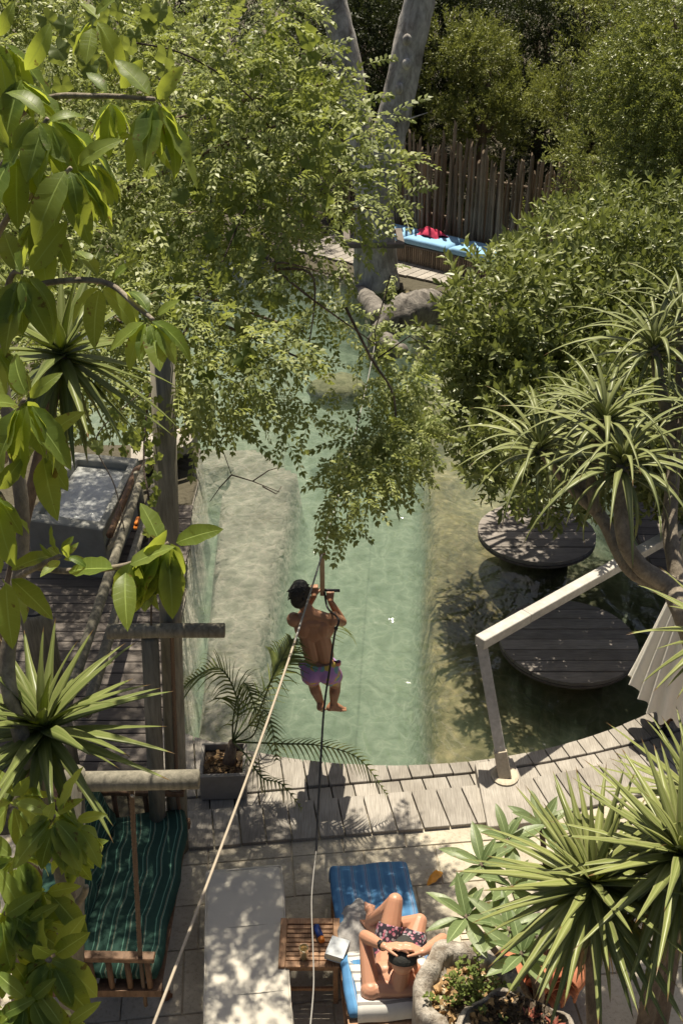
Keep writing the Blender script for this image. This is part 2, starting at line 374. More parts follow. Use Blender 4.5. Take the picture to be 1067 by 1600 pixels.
# leaf blade mesh: length along +Y, upper side +Z; width(t), bend (droop) and fold
def blade(name, L, Wd, prof, seg, bend, fold, m, wave=0.0, thick=0.0, twist=0.0):
    vs, fs, uv = [], [], []
    ang = 0.0; y = z = 0.0
    for i in range(seg+1):
        t = i/seg; hw = Wd/2*prof(t)
        tw = twist*t; wz = wave*math.sin(t*17)*hw
        vs += [(-hw*math.cos(tw), y, z+hw*fold-hw*math.sin(tw)+wz), (0, y, z), (hw*math.cos(tw), y, z+hw*fold+hw*math.sin(tw)-wz)]
        uv += [(0, t), (0.5, t), (1, t)]
        y += L/seg*math.cos(ang); z -= L/seg*math.sin(ang); ang += bend/seg
    for i in range(seg):
        a = i*3; fs += [(a, a+1, a+4, a+3), (a+1, a+2, a+5, a+4)]
    n0 = len(vs)
    if thick:
        for i in range(seg+1):
            t = i/seg; x, yy, zz = vs[i*3+1]; vs.append((0, yy, zz-thick*(1-t*0.85))); uv.append((0.5, t))
        for i in range(seg):
            a = i*3; c = n0+i; fs += [(a+3, c+1, c, a), (a+2, c, c+1, a+5)]
    me = bpy.data.meshes.new(name); me.from_pydata(vs, [], fs); me.update()
    ul = me.uv_layers.new(name='UVMap')
    for lp in me.loops: ul.data[lp.index].uv = uv[lp.vertex_index]
    me.polygons.foreach_set('use_smooth', [True]*len(me.polygons))
    me.materials.append(M[m]); return me

# ================================================================== SETTING
WATER_Z = -0.14
def sstep(a, b, x):
    t = np.clip((x-a)/(b-a), 0, 1); return t*t*(3-2*t)
def q_(x): return 0.06*max(0.0, x-1)**2
def front3(x): return 6.38+0.11*x+q_(x)
def back3(x): return 6.83+0.12*x+q_(x)
def back2(x): return 7.04+0.12*x+q_(x)
def pool_edge(x): return 12.3-math.sqrt(max(0.2, 25-(x-0.5)**2))
# pool basin as a height field
gx = np.arange(-9, 9.01, 0.1); gy = np.arange(5.9, 32.01, 0.1)
X, Y = np.meshgrid(gx, gy)
near = (Y - (12.3-np.sqrt(np.maximum(0.2, 25-(X-0.5)**2))))
near = np.where(Y > 12.3, 3.0, near); near = np.where(np.abs(X-0.5) > 4.95, np.where(Y > 12.3, 3.0, -1), near)
left_e = np.where(Y < 14.3, -1.72-0.07*(Y-8), -5.2)
left = X-left_e
rightd = 5.2-X
fard = (23.0-0.70*X-Y)*0.8
inside = np.minimum(np.minimum(near, left), np.minimum(rightd, fard))
lb = np.interp(Y, [7.3, 8.2, 9.6, 11.0, 12.6, 14.2, 15.0, 15.3], [-0.95, -0.92, -0.90, -0.85, -0.75, -0.66, -1.3, -6])
rb = np.interp(Y, [7.4, 8.2, 9.2, 10.5, 13.0, 18, 22], [0.75, 0.98, 1.0, 1.08, 1.30, 1.45, 1.6])
deep = np.minimum(sstep(-0.05, 0.12, X-lb), sstep(-0.08, 0.20, rb-X))
ledge_l = left_e+np.interp(Y, [7.5, 8.5, 13.6, 14.4, 15.0], [0.02, 0.20, 0.26, 0.45, 1.0])
deep = np.maximum(deep, np.where((X < -0.9) & (Y > 7.6), 0.8*(1-sstep(-0.10, 0.06, X-ledge_l)), 0))
bedn = 0.05*np.sin(X*3.1+Y*1.7)+0.04*np.sin(X*5.3-Y*4.1)
zf = -0.50 - 0.30*np.clip(X-1.5, 0, 3) - 1.15*deep + bedn*np.where(X > 1, 1.0, 0.3)
zf = np.where((X < -1.0) & (Y > 15.2), -1.2, zf)
k = sstep(-0.02, 0.06, inside)
zf = -0.055*(1-k) + zf*k
nx, ny = len(gx), len(gy)
vs = np.stack([X, Y, zf], -1).reshape(-1, 3)
ii = np.arange(ny*nx).reshape(ny, nx)
fq = np.stack([ii[:-1, :-1], ii[:-1, 1:], ii[1:, 1:], ii[1:, :-1]], -1).reshape(-1, 4)
def np_mesh(name, verts, quads, attr=None, smooth=False):
    me = bpy.data.meshes.new(name); n = quads.shape[1]
    me.vertices.add(len(verts)); me.vertices.foreach_set('co', np.ascontiguousarray(verts, dtype=np.float32).ravel())
    me.loops.add(quads.size); me.loops.foreach_set('vertex_index', np.ascontiguousarray(quads, dtype=np.int32).ravel())
    me.polygons.add(len(quads)); me.polygons.foreach_set('loop_start', np.arange(0, quads.size, n, dtype=np.int32))
    me.update(calc_edges=True)
    if attr is not None:
        a = me.attributes.new('rnd', 'FLOAT', 'POINT'); a.data.foreach_set('value', np.ascontiguousarray(attr, dtype=np.float32))
    if smooth: me.polygons.foreach_set('use_smooth', np.ones(len(quads), dtype=bool))
    return me
# bed material: pale sand on the ledge, olive stones on the shallow right, green silt in the channel
m, nt, b = mat('pool_bed')
g = nt.nodes.new('ShaderNodeNewGeometry'); sp = nt.nodes.new('ShaderNodeSeparateXYZ'); nt.links.new(g.outputs['Position'], sp.inputs[0])
wv = coords(nt, 'World'); n1 = noise(nt, wv, 1.6, 5); n2 = noise(nt, wv, 14, 4)
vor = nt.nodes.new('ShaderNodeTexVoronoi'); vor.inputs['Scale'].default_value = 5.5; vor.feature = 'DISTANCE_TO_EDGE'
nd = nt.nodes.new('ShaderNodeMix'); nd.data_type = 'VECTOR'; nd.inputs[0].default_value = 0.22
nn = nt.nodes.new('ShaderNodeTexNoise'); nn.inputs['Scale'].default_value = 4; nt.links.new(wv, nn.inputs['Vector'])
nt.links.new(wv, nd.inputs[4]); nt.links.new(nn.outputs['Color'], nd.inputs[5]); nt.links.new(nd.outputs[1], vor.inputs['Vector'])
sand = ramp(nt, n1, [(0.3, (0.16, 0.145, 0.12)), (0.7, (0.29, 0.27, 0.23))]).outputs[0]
sand = mixc(nt, sand, ramp(nt, vor.outputs[0], [(0.0, (1.22,)*3), (0.12, (1.0,)*3), (0.3, (0.92,)*3)]).outputs[0], 0.75, 'MULTIPLY')  # pale net painted into the sand colour, imitating caustic light on the ledge
olive = ramp(nt, n1, [(0.3, (0.10, 0.085, 0.035)), (0.55, (0.23, 0.195, 0.10)), (0.75, (0.36, 0.31, 0.185))]).outputs[0]
vs2 = nt.nodes.new('ShaderNodeTexVoronoi'); vs2.inputs['Scale'].default_value = 9; nt.links.new(wv, vs2.inputs['Vector'])
olive = mixc(nt, olive, ramp(nt, vs2.outputs['Distance'], [(0.1, (1.15,)*3), (0.6, (0.6,)*3)]).outputs[0], 0.7, 'MULTIPLY')
silt = ramp(nt, n1, [(0.3, (0.105, 0.15, 0.10)), (0.7, (0.17, 0.215, 0.15))]).outputs[0]
isright = ramp(nt, math_(nt, 'ADD', sp.outputs[0], 0.0), [(0.0, (0, 0, 0)), (0.9, (0, 0, 0)), (1.0, (1, 1, 1))]).outputs[0]
c = mixc(nt, sand, olive, isright)
dz = math_(nt, 'MULTIPLY', math_(nt, 'ADD', sp.outputs[2], 1.5), 1.3)
c = mixc(nt, silt, c, ramp(nt, dz, [(0.25, (0, 0, 0)), (0.75, (1, 1, 1))]).outputs[0])
bank = ramp(nt, math_(nt, 'ADD', sp.outputs[2], 1.0), [(0.88, (0, 0, 0)), (0.91, (1, 1, 1))]).outputs[0]
c = mixc(nt, c, (0.07, 0.06, 0.035), bank)
nt.links.new(c, b.inputs['Base Color']); b.inputs['Roughness'].default_value = 0.9
bump(nt, b, mixc(nt, n2, vor.outputs[0], 0.7), 0.9, 0.10)
M['bed'] = m
o = obj('pool_bed', np_mesh('pool_bed', vs, fq, None, True), 'bed'); o['kind'] = 'structure'
# ground beyond
m, nt, b = mat('earth'); wv = coords(nt, 'World'); n1 = noise(nt, wv, 1.2, 8, 0.7)
nt.links.new(ramp(nt, n1, [(0.3, (0.045, 0.04, 0.022)), (0.7, (0.12, 0.10, 0.06))]).outputs[0], b.inputs['Base Color'])
b.inputs['Roughness'].default_value = 0.95; bump(nt, b, n1, 0.8, 0.05); M['earth'] = m
mb = MB(); x0, x1, y0, y1, S = -8.95, 8.95, 5.95, 31.95, 160
mb.add([(-S, -20, -.06), (S, -20, -.06), (S, y0, -.06), (-S, y0, -.06), (-S, y1, -.06), (S, y1, -.06), (S, 200, -.06), (-S, 200, -.06), (x0, y0, -.06), (x0, y1, -.06), (x1, y0, -.06), (x1, y1, -.06)],
       [(0, 1, 2, 10, 8, 3), (4, 9, 11, 5, 6, 7), (3, 8, 9, 4), (10, 2, 5, 11)])
struct('ground', mb, 'earth')
# water body: closed volume, faint milky green
m = bpy.data.materials.new('pool_water'); m.use_nodes = True; nt = m.node_tree
for n_ in list(nt.nodes):
    if n_.type == 'BSDF_PRINCIPLED': nt.nodes.remove(n_)
out = nt.nodes['Material Output']
wv = coords(nt, 'World', (1, 0.8, 1)); h1 = noise(nt, wv, 1.7, 3, 0.5, 1.0); h2 = noise(nt, wv, 6, 2, 0.5, 0.6)
bp = nt.nodes.new('ShaderNodeBump'); bp.inputs['Strength'].default_value = 0.6; bp.inputs['Distance'].default_value = 0.12
nt.links.new(math_(nt, 'ADD', h1, math_(nt, 'MULTIPLY', h2, 0.19)), bp.inputs['Height'])
fr = nt.nodes.new('ShaderNodeFresnel'); fr.inputs[0].default_value = 1.42; nt.links.new(bp.outputs[0], fr.inputs['Normal'])
tr = nt.nodes.new('ShaderNodeBsdfTransparent'); tr.inputs[0].default_value = (0.93, 0.97, 0.94, 1)
gl = nt.nodes.new('ShaderNodeBsdfAnisotropic') if False else nt.nodes.new('ShaderNodeBsdfGlossy'); gl.inputs['Roughness'].default_value = 0.05
nt.links.new(bp.outputs[0], gl.inputs['Normal'])
# caustic net painted into the surface's transparent colour: clear lines, darker cells
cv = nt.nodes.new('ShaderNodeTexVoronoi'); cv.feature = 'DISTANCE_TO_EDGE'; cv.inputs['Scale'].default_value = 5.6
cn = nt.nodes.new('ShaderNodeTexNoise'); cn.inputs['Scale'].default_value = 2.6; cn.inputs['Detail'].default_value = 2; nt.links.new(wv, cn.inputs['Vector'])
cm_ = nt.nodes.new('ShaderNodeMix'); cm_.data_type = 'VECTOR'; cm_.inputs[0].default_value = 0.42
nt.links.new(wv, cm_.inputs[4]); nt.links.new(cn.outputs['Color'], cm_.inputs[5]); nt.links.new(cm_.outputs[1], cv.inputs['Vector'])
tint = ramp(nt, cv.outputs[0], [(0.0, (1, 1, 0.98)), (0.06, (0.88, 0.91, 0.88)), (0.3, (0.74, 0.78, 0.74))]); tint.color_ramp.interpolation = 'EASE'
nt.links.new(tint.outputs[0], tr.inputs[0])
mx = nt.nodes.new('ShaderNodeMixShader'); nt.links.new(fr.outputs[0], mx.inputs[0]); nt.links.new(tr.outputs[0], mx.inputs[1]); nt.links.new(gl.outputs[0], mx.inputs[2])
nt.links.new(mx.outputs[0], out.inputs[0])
pv = nt.nodes.new('ShaderNodeVolumePrincipled'); pv.inputs['Color'].default_value = (0.54, 0.69, 0.55, 1)
pv.inputs['Density'].default_value = 0.29; pv.inputs['Absorption Color'].default_value = (0.52, 0.72, 0.52, 1)
nt.links.new(pv.outputs[0], out.inputs['Volume'])
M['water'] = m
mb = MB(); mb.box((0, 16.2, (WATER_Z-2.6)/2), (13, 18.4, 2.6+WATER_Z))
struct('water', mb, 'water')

# ------------------------------------------------------------------ stone paving by the loungers
m, nt, b = mat('limestone'); wv = coords(nt, 'World'); n1 = noise(nt, wv, 1.8, 6); n2 = noise(nt, wv, 30, 6, 0.7)
c = ramp(nt, n1, [(0.3, (0.37, 0.33, 0.26)), (0.7, (0.58, 0.53, 0.43))]).outputs[0]
c = mixc(nt, c, ramp(nt, n2, [(0.36, (0.62, 0.60, 0.56)), (0.5, (1, 1, 1))]).outputs[0], 0.6, 'MULTIPLY')
c = mixc(nt, c, ramp(nt, obj_random(nt), [(0, (0.86, 0.85, 0.83)), (1, (1.05, 1.04, 1.0))]).outputs[0], 1.0, 'MULTIPLY')
nt.links.new(c, b.inputs['Base Color']); b.inputs['Roughness'].default_value = 0.85; bump(nt, b, n2, 0.45, 0.01); M['stone'] = m
M['joint'] = m_plain('sandy_joint', (0.40, 0.345, 0.26), 0.95, 0.3, 40)
mb = MB(); mb.add([(-5, 0.4, -0.013), (5, 0.4, -0.013), (5, 7.3, -0.013), (-5, 6.2, -0.013)], [(0, 1, 2, 3)])
pav = struct('stone_paving', mb, 'joint')
slab_me = []
for kx in range(3):
    mb = MB(); w2, l2 = 0.5, 0.5; d_ = 0.012
    mb.add([(-w2, -l2, -1), (w2, -l2, -1), (w2, l2, -1), (-w2, l2, -1), (-w2, -l2, -0.25), (w2, -l2, -0.25), (w2, l2, -0.25), (-w2, l2, -0.25),
            (-w2+d_, -l2+d_, 0), (w2-d_, -l2+d_, 0), (w2-d_, l2-d_, 0), (-w2+d_, l2-d_, 0)],
           [(0, 1, 5, 4), (1, 2, 6, 5), (2, 3, 7, 6), (3, 0, 4, 7), (4, 5, 9, 8), (5, 6, 10, 9), (6, 7, 11, 10), (7, 4, 8, 11), (8, 9, 10, 11)])
    me = mb.mesh('paving_slab'); me.materials.append(M['stone']); slab_me.append(me)
rz = Matrix.Rotation(R(6), 4, 'Z'); r_ = random.Random(3)
row = 0; yy = -6.0
while yy < 0.62:
    hgt = r_.choice((0.42, 0.48, 0.55)); xx = -4.6 + r_.uniform(0, 0.4)
    while xx < 4.4:
        wd = r_.choice((0.45, 0.55, 0.62, 0.72))
        p = rz @ V((xx+wd/2, yy+hgt/2, 0)) + V((0, 6.4, 0))
        if p.y < front3(p.x)+0.25 and p.y > 2.4 and -3.2 < p.x < 3.6:
            inst('slab', slab_me[r_.randrange(3)], pav, Matrix.Translation((p.x, p.y, r_.uniform(-0.004, 0.003))) @ Matrix.Rotation(R(6+r_.uniform(-.3, .3)), 4, 'Z') @ Matrix.Diagonal((wd-0.007, hgt-0.007, 0.04, 1)))
        xx += wd
    yy += hgt

# ------------------------------------------------------------------ timber deck: three rows of planks along the pool
def planks(name_root, lo, hi, z, th, x0, x1, wid, shift, seedn):
    rr = random.Random(seedn); x = x0+shift
    while x < x1:
        ww = wid*rr.uniform(0.94, 1.06); gap = 0.012
        def at(xr, f):
            mslope = -(0.16+0.07*max(0, xr)); yv = f(xr)
            for _ in range(8): yv = f(xr+mslope*(yv-7))
            return (xr+mslope*(yv-7), yv)
        a, b_ = x+gap/2, x+ww-gap/2; mid = (a+b_)/2
        lo_e = rr.uniform(-0.006, 0.006)
        pl, pm, pr = at(a, hi), at(mid, hi), at(b_, hi)
        ql, qr = at(a, lo), at(b_, lo); ql = (ql[0], ql[1]+lo_e); qr = (qr[0], qr[1]+lo_e)
        zz = z+rr.uniform(-0.003, 0.003)
        mb = MB(); mb.prism([ql, qr, pr, pm, pl], zz-th, zz)
        o = obj('plank', mb, 'deck', name_root, pivot=((ql[0]+pr[0])/2, (ql[1]+pr[1])/2, zz), bevel=0.004)
        x += ww
dk = struct('timber_deck', MB().prism([(-1.75, 6.5), (1.5, 6.75), (4.6, 8.0), (4.7, 9.2), (3.2, 7.95), (0.5, 7.36), (-1.7, 7.8)], -0.26, -0.20), 'deckdark')
planks(dk, back2, lambda x: pool_edge(x)-0.02, 0.0, 0.045, -1.75, 4.2, 0.205, 0.0, 1)
planks(dk, lambda x: back3(x)-0.06, lambda x: back2(x)-0.012, -0.018, 0.04, -1.75, 3.8, 0.225, 0.06, 2)
planks(dk, front3, back3, 0.035, 0.05, -1.45, 3.6, 0.235, 0.0, 3)
# edge joist under the pool edge
mb = MB()
for i in range(30):
    xa, xb = -1.7+i*0.2, -1.7+(i+1)*0.2
    mb.beam((xa, pool_edge(xa)-0.05, -0.13), (xb, pool_edge(xb)-0.05, -0.13), 0.04, 0.16)
obj('edge_joist', mb, 'deckdark', dk)
# raised landing board carrying the handrail post
lb0 = P(738, 1197, 0.06); mb = MB()
pa, pb, pc, pd = P(742, 1192, .085), P(800, 1184, .085), P(845, 1283, .085), P(762, 1292, .085)
mb.prism([tuple(pd.xy), tuple(pc.xy), tuple(pb.xy), tuple(pa.xy)], 0.002, 0.085)
obj('landing_board', mb, 'deck', dk, pivot=(1.5, 6.9, 0), bevel=0.004)

# left shaded boardwalk, planks across
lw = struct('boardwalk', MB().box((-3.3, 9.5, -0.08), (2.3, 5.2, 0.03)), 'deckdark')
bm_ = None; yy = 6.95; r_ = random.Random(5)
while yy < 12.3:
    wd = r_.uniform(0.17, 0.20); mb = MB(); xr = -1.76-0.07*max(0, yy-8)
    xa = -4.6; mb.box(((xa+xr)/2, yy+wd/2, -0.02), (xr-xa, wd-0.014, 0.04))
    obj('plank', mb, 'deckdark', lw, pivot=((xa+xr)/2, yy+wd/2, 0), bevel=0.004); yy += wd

# far deck beyond the water
dv = V((0.78, -0.625, 0)); nv = V((0.625, 0.78, 0)); F0 = P(500, 398, 0.0)
fd = struct('far_deck', MB().beam(F0+dv*-1.0+nv*1.3+V((0, 0, -.12)), F0+dv*6.4+nv*1.3+V((0, 0, -.12)), 2.5, 0.06), 'deckdark')
t = -1.0; r_ = random.Random(9)
while t < 6.4:
    wd = 0.24; mb = MB(); a = F0+dv*(t+wd/2); ext = r_.uniform(-0.03, 0.03)
    mb.beam(a-nv*(0.05+ext)+V((0, 0, -.02)), a+nv*2.6+V((0, 0, -.02)), wd-0.02, 0.04)
    obj('plank', mb, 'deck', fd, pivot=a); t += wd

# ================================================================== ROUND PLATFORMS
def platform(c, r, label, seedn):
    t = thing('round_platform', (c[0], c[1], -0.6), label, 'platform', 'round plank platforms in the pool')
    rr = random.Random(seedn); n = 8; wd = 2*r/n
    mb = MB(); mb.lathe((c[0], c[1], 0), [(r*0.6, -1.2), (r*0.6, -0.13), (r*0.93, -0.128), (r*0.94, -0.075)], 36)
    obj('drum', mb, 'deckdark', t)
    for i in range(n):
        ya, yb = -r+i*wd+0.008, -r+(i+1)*wd-0.008
        pts = []
        for s_, seq in ((1, range(7)), (-1, range(6, -1, -1))):
            for j in seq:
                yv = ya+(yb-ya)*j/6; pts.append((c[0]+s_*math.sqrt(max(r*r-yv*yv, 1e-4)), c[1]+yv))
        mb = MB(); mb.prism(pts, -0.07, -0.025+rr.uniform(-0.006, 0.004))
        obj('plank', mb, 'plat', t, pivot=(c[0]+rr.uniform(-.5, .5), c[1]+(ya+yb)/2, 0.05))
    mb = MB(); mb.lathe((c[0], c[1], 0), [(r*1.004, -0.11), (r*1.004, -0.078)], 44); obj('rim_band', mb, 'deckdark', t)
platform(P(887, 999, -0.03), 0.77, 'round weathered plank platform in the pool, nearer one under the grey handrail', 1)
platform(P(838, 831, -0.03), 0.77, 'round weathered plank platform in the pool, farther one below the aloe leaves', 2)

# ================================================================== GREY HANDRAIL
base = P(788, 1213, 0.085); top = P(752, 1006, 1.22)
rail = thing('handrail', base, 'grey painted square handrail on a leaning post at the pool edge', 'handrail')
foot = base.lerp(top, 0.18)
hpost = obj('post', MB().beam(foot, top+V((0, 0, 0.0)), 0.10, 0.10, (0, 1, 0)), 'railwood', rail, bevel=0.006)
obj('post_foot', MB().beam(base, base.lerp(top, 0.2), 0.122, 0.122, (0, 1, 0)), 'palewood', rail, bevel=0.006)
e1 = P(756, 1000, 1.30); e2 = P(1090, 812, 1.30); br = e1.lerp(e2, 0.17)
obj('top_rail', MB().beam(br, e2, 0.115, 0.10), 'railwood', rail, bevel=0.006)
obj('rail_end', MB().beam(e1-(e2-e1).normalized()*0.06, br-(e2-e1).normalized()*0.003, 0.119, 0.105), 'railwood', rail, bevel=0.006)
mb = MB(); mb.lathe(base+V((0, 0, 0.0)), [(0.13, 0.002), (0.13, 0.016), (0.11, 0.022)], 20); obj('foot_plate', mb, 'palewood', rail)
for q in (base.lerp(top, 0.25), base.lerp(top, 0.92)):
    mb = MB(); mb.ell(q+V((0.01, -0.053, 0)), (0.009, 0.006, 0.009), None, 8, 5); obj('bolt', mb, 'steel', hpost)
q2 = e1.lerp(e2, 0.96)
obj('post', MB().beam((q2.x, q2.y, -0.6), (q2.x, q2.y, 1.248), 0.1, 0.1, (0, 1, 0)), 'railwood', rail)

# ================================================================== SOFT FURNISHING HELPERS
def cushion(path, wid, th, m, name, parent, nrm_up=None, sag=0.0, round_=0.5, wob=0.004, seed=0, side=None):
    """sweep a rounded section along a 3D path (list of Vectors); across direction = side"""
    rr = random.Random(seed); n = len(path); prof = []
    K = 20
    hw, ht = wid/2, th/2; rad = ht*round_*1.6
    rad = min(rad, ht*0.98)
    for (cx, cz, a0) in ((hw-rad, ht-rad, 0), (-hw+rad, ht-rad, 90), (-hw+rad, -ht+rad, 180), (hw-rad, -ht+rad, 270)):
        for k in range(4):
            a = R(a0+k*30); prof.append((cx+rad*math.cos(a), cz+rad*math.sin(a)))
        if a0 == 0:
            for j in range(1, 6): prof.append((hw-rad-(2*(hw-rad))*j/6, ht))
    K = len(prof); vs, uv, fs = [], [], []
    tot = sum((path[i+1]-path[i]).length for i in range(n-1)); acc = 0
    for i in range(n):
        t = (path[min(i+1, n-1)]-path[max(i-1, 0)]).normalized()
        sd = V(side) if side is not None else V((1, 0, 0)); sd = (sd - t*sd.dot(t)).normalized(); up = sd.cross(t)
        if i: acc += (path[i]-path[i-1]).length
        e = min(acc, tot-acc); sc_ = 1.0 if e > th*0.5 else 0.55+0.45*math.sqrt(max(0, 1-(1-e/(th*0.5))**2))
        for (x, z) in prof:
            top = 1 if z > ht*0.6 else 0
            zz = z*sc_ + top*(wob*math.sin(acc*23+x*9+seed)+wob*math.sin(acc*9-x*17)) - top*sag*(1-(x/hw)**2)
            xx = x*(0.97+0.03*sc_) + wob*1.2*math.sin(acc*11+seed*2)
            vs.append(path[i]+sd*xx+up*zz); uv.append(((x+hw)/wid, acc/tot))
    for i in range(n-1):
        for k in range(K):
            a, b = i*K+k, i*K+(k+1) % K; fs.append((a, b, b+K, a+K))
    fs.append(tuple(range(K-1, -1, -1))); fs.append(tuple(range((n-1)*K, n*K)))
    if up.z < 0 or True:
        pass
    mb = MB(); mb.add(vs, fs)
    o = obj(name, mb, m, parent, True)
    ul = o.data.uv_layers.new(name='UVMap')
    for lp in o.data.loops: ul.data[lp.index].uv = uv[lp.vertex_index]
    return o
def rotz(p, c, a):
    return V(c)+Matrix.Rotation(a, 3, 'Z') @ (V(p)-V(c))

# ================================================================== SWING BENCH AND ITS FRAME
SX, SY0, SY1 = -1.33, 4.66, 6.16
fr = thing('log_gantry', (-1.55, 5.4, 0), 'grey round log frame of posts and stub beams holding the swing bench', 'frame')
pb_, pt_ = V((-1.42, 6.26, 0)), V((-1.16, 6.26, 4.6))
obj('post', MB().tube([pb_, pb_.lerp(pt_, .3), pb_.lerp(pt_, .6), pt_], [0.09, 0.085, 0.082, 0.08], 18), 'log', fr, True, pivot=pb_)
obj('post', MB().tube([(-1.56, 6.12, 0), (-1.42, 6.12, 2.40)], [0.07, 0.065], 16), 'log', fr, True, pivot=(-1.62, 6.46, 0))
obj('post', MB().tube([(-1.95, 4.60, 0), (-1.62, 4.60, 2.52)], [0.07, 0.065], 14), 'log', fr, True, pivot=(-1.9, 4.55, 0))
mb = MB(); mb.tube([(-1.72, 6.10, 2.46), (-1.3, 6.10, 2.47), (-0.86, 6.10, 2.47)], [0.058, 0.055, 0.055], 16); b1 = obj('beam', mb, 'log', fr, True, pivot=(-1.5, 6.1, 2.46)); b1.data.polygons.foreach_set('use_smooth', [True]*len(b1.data.polygons))
mb = MB(); mb.tube([(-1.60, 4.60, 2.44), (-1.2, 4.60, 2.45), (-0.87, 4.60, 2.46)], [0.062, 0.06, 0.06], 16); obj('beam', mb, 'log', fr, True, pivot=(-1.5, 4.6, 2.46))

sw = thing('swing_bench', (-1.65, 5.4, 0.4), 'hanging wooden swing bench with green striped cushions under the log frame', 'bench')
sdx = V((1, 0, 0))
seat_path = [V((-1.63+0.05*math.sin(i/14*3.1)*(1 if i > 7 else .4), SY0+(SY1-SY0)*i/14, 0.50+0.02*math.sin(i*0.9))) for i in range(15)]
cushion(seat_path, 0.66, 0.14, 'green_stripe', 'seat_cushion', sw, seed=3, wob=0.012, side=(1, 0, 0.03))
back_path = [V((-2.02, SY0+0.03+(SY1-SY0-0.06)*i/14, 0.78+0.015*math.sin(i*1.3))) for i in range(15)]
cushion(back_path, 0.60, 0.15, 'green_stripe', 'back_cushion', sw, seed=5, wob=0.014, side=(0.33, 0, -0.94))
for y in (SY0-0.03, SY1+0.03):
    mb = MB(); mb.beam((-2.06, y, 0.76), (-1.30, y, 0.74), 0.07, 0.045); obj('armrest', mb, 'brownwood', sw, pivot=(-1.7, y, .76), bevel=.006)
    for x in (-1.36, -1.50, -1.63, -1.76, -1.89):
        mb = MB(); mb.tube([(x, y, 0.35), (x, y, 0.74)], 0.022, 8); obj('arm_slat', mb, 'brownwood', sw, True, pivot=(x, y, .5))
    mb = MB(); mb.beam((-2.1, y, 0.38), (-1.28, y, 0.38), 0.06, 0.07); obj('frame_rail', mb, 'brownwood', sw, pivot=(-1.7, y, .38))
for i in range(6):
    x = -1.93+i*0.12; mb = MB(); mb.beam((x, SY0, 0.40), (x, SY1, 0.40), 0.09, 0.025); obj('seat_slat', mb, 'brownwood', sw, pivot=(x, 5.4, .4))
for i in range(11):
    y = SY0+0.06+i*0.138; mb = MB(); mb.beam((-2.06, y, 0.42), (-2.22, y, 1.08), 0.05, 0.025); obj('back_slat', mb, 'brownwood', sw, pivot=(-2.1, y, .7))
mb = MB(); mb.beam((-2.23, SY0, 1.1), (-2.23, SY1, 1.1), 0.06, 0.05); obj('back_rail', mb, 'brownwood', sw)
M['rope_brown'] = m_plain('hemp_rope', (0.16, 0.105, 0.065), 0.9, 0.4, 120)
M['rope_white'] = m_plain('white_braided_rope', (0.27, 0.26, 0.24), 0.7, 0.3, 90)
M['rope_tan'] = m_plain('pale_tan_rope', (0.37, 0.315, 0.24), 0.75, 0.2, 90)
def twisted(name, a, b, r, m, parent, turns=40):
    a, b = V(a), V(b); t = (b-a).normalized(); x = t.orthogonal().normalized(); y = t.cross(x); mb = MB(); L = (b-a).length; n = int(turns*5)
    for s_ in range(3):
        pts = [a+(b-a)*(i/n)+(x*math.cos(2*math.pi*(turns*i/n+s_/3))+y*math.sin(2*math.pi*(turns*i/n+s_/3)))*r*0.5 for i in range(n+1)]
        mb.tube(pts, r*0.58, 5)
    return obj(name, mb, m, parent, True)
twisted('rope', (-1.29, 4.62, 2.44), (-1.40, SY0-0.03, 0.76), 0.017, 'rope_brown', sw)
twisted('rope', (-1.25, 6.10, 2.46), (-1.36, SY1+0.03, 0.76), 0.017, 'rope_brown', sw)
mb = MB(); mb.tube(spline([(-1.29, 4.62, 2.40), (-1.29, 4.66, 2.36), (-1.29, 4.62, 2.30), (-1.29, 4.585, 2.34)], 4), 0.010, 6); obj('hook', mb, 'steel', sw, True)
mb = MB(); mb.tube([(-1.40, SY0-0.03, 0.76), (-1.41, SY0-0.03, 0.36), (-1.41, SY0-0.04, 0.22)], 0.015, 6); obj('rope', mb, 'rope_brown', sw, True)

# bollard and rails on the left boardwalk
bp_ = P(52, 1075, 0.0); mb = MB(); bl = thing('bollard', (-3.05, 8.35, 0), 'thick grey log bollard standing on the shaded boardwalk at the left', 'bollard')
mb.tube([(-3.05, 8.35, 0), (-3.05, 8.35, 1.02), (-3.05, 8.35, 1.06)], [0.165, 0.155, 0.14], 20); bl_log = obj('log', mb, 'log', bl, True)
mb = MB(); mb.tube([(-3.05, 8.35, 1.058), (-3.05, 8.35, 1.075)], [0.135, 0.12], 20); obj('cap', mb, 'black', bl_log)
rl = thing('pole_railing', (-2.4, 9.3, 0), 'two parallel grey round poles running along the left boardwalk by the hot tub', 'railing')
a, b_ = P(229, 722, 1.0), P(98, 1115, 1.0); obj('rail', MB().tube([b_, b_.lerp(a, .5)+V((.01, 0, .01)), a], [0.058, 0.052, 0.045], 12, True), 'log', rl, True)
a2, b2 = P(246, 745, .55), P(135, 1115, .55); obj('rail', MB().tube([b2, b2.lerp(a2, .5), a2], [0.058, 0.055, 0.05], 12), 'log', rl, True)
for t_ in (0.06, 0.94):
    c_ = b_.lerp(a, t_); obj('post', MB().tube([(c_.x-.07, c_.y, 0), (c_.x-.07, c_.y, 1.0)], 0.05, 10), 'log', rl, True)

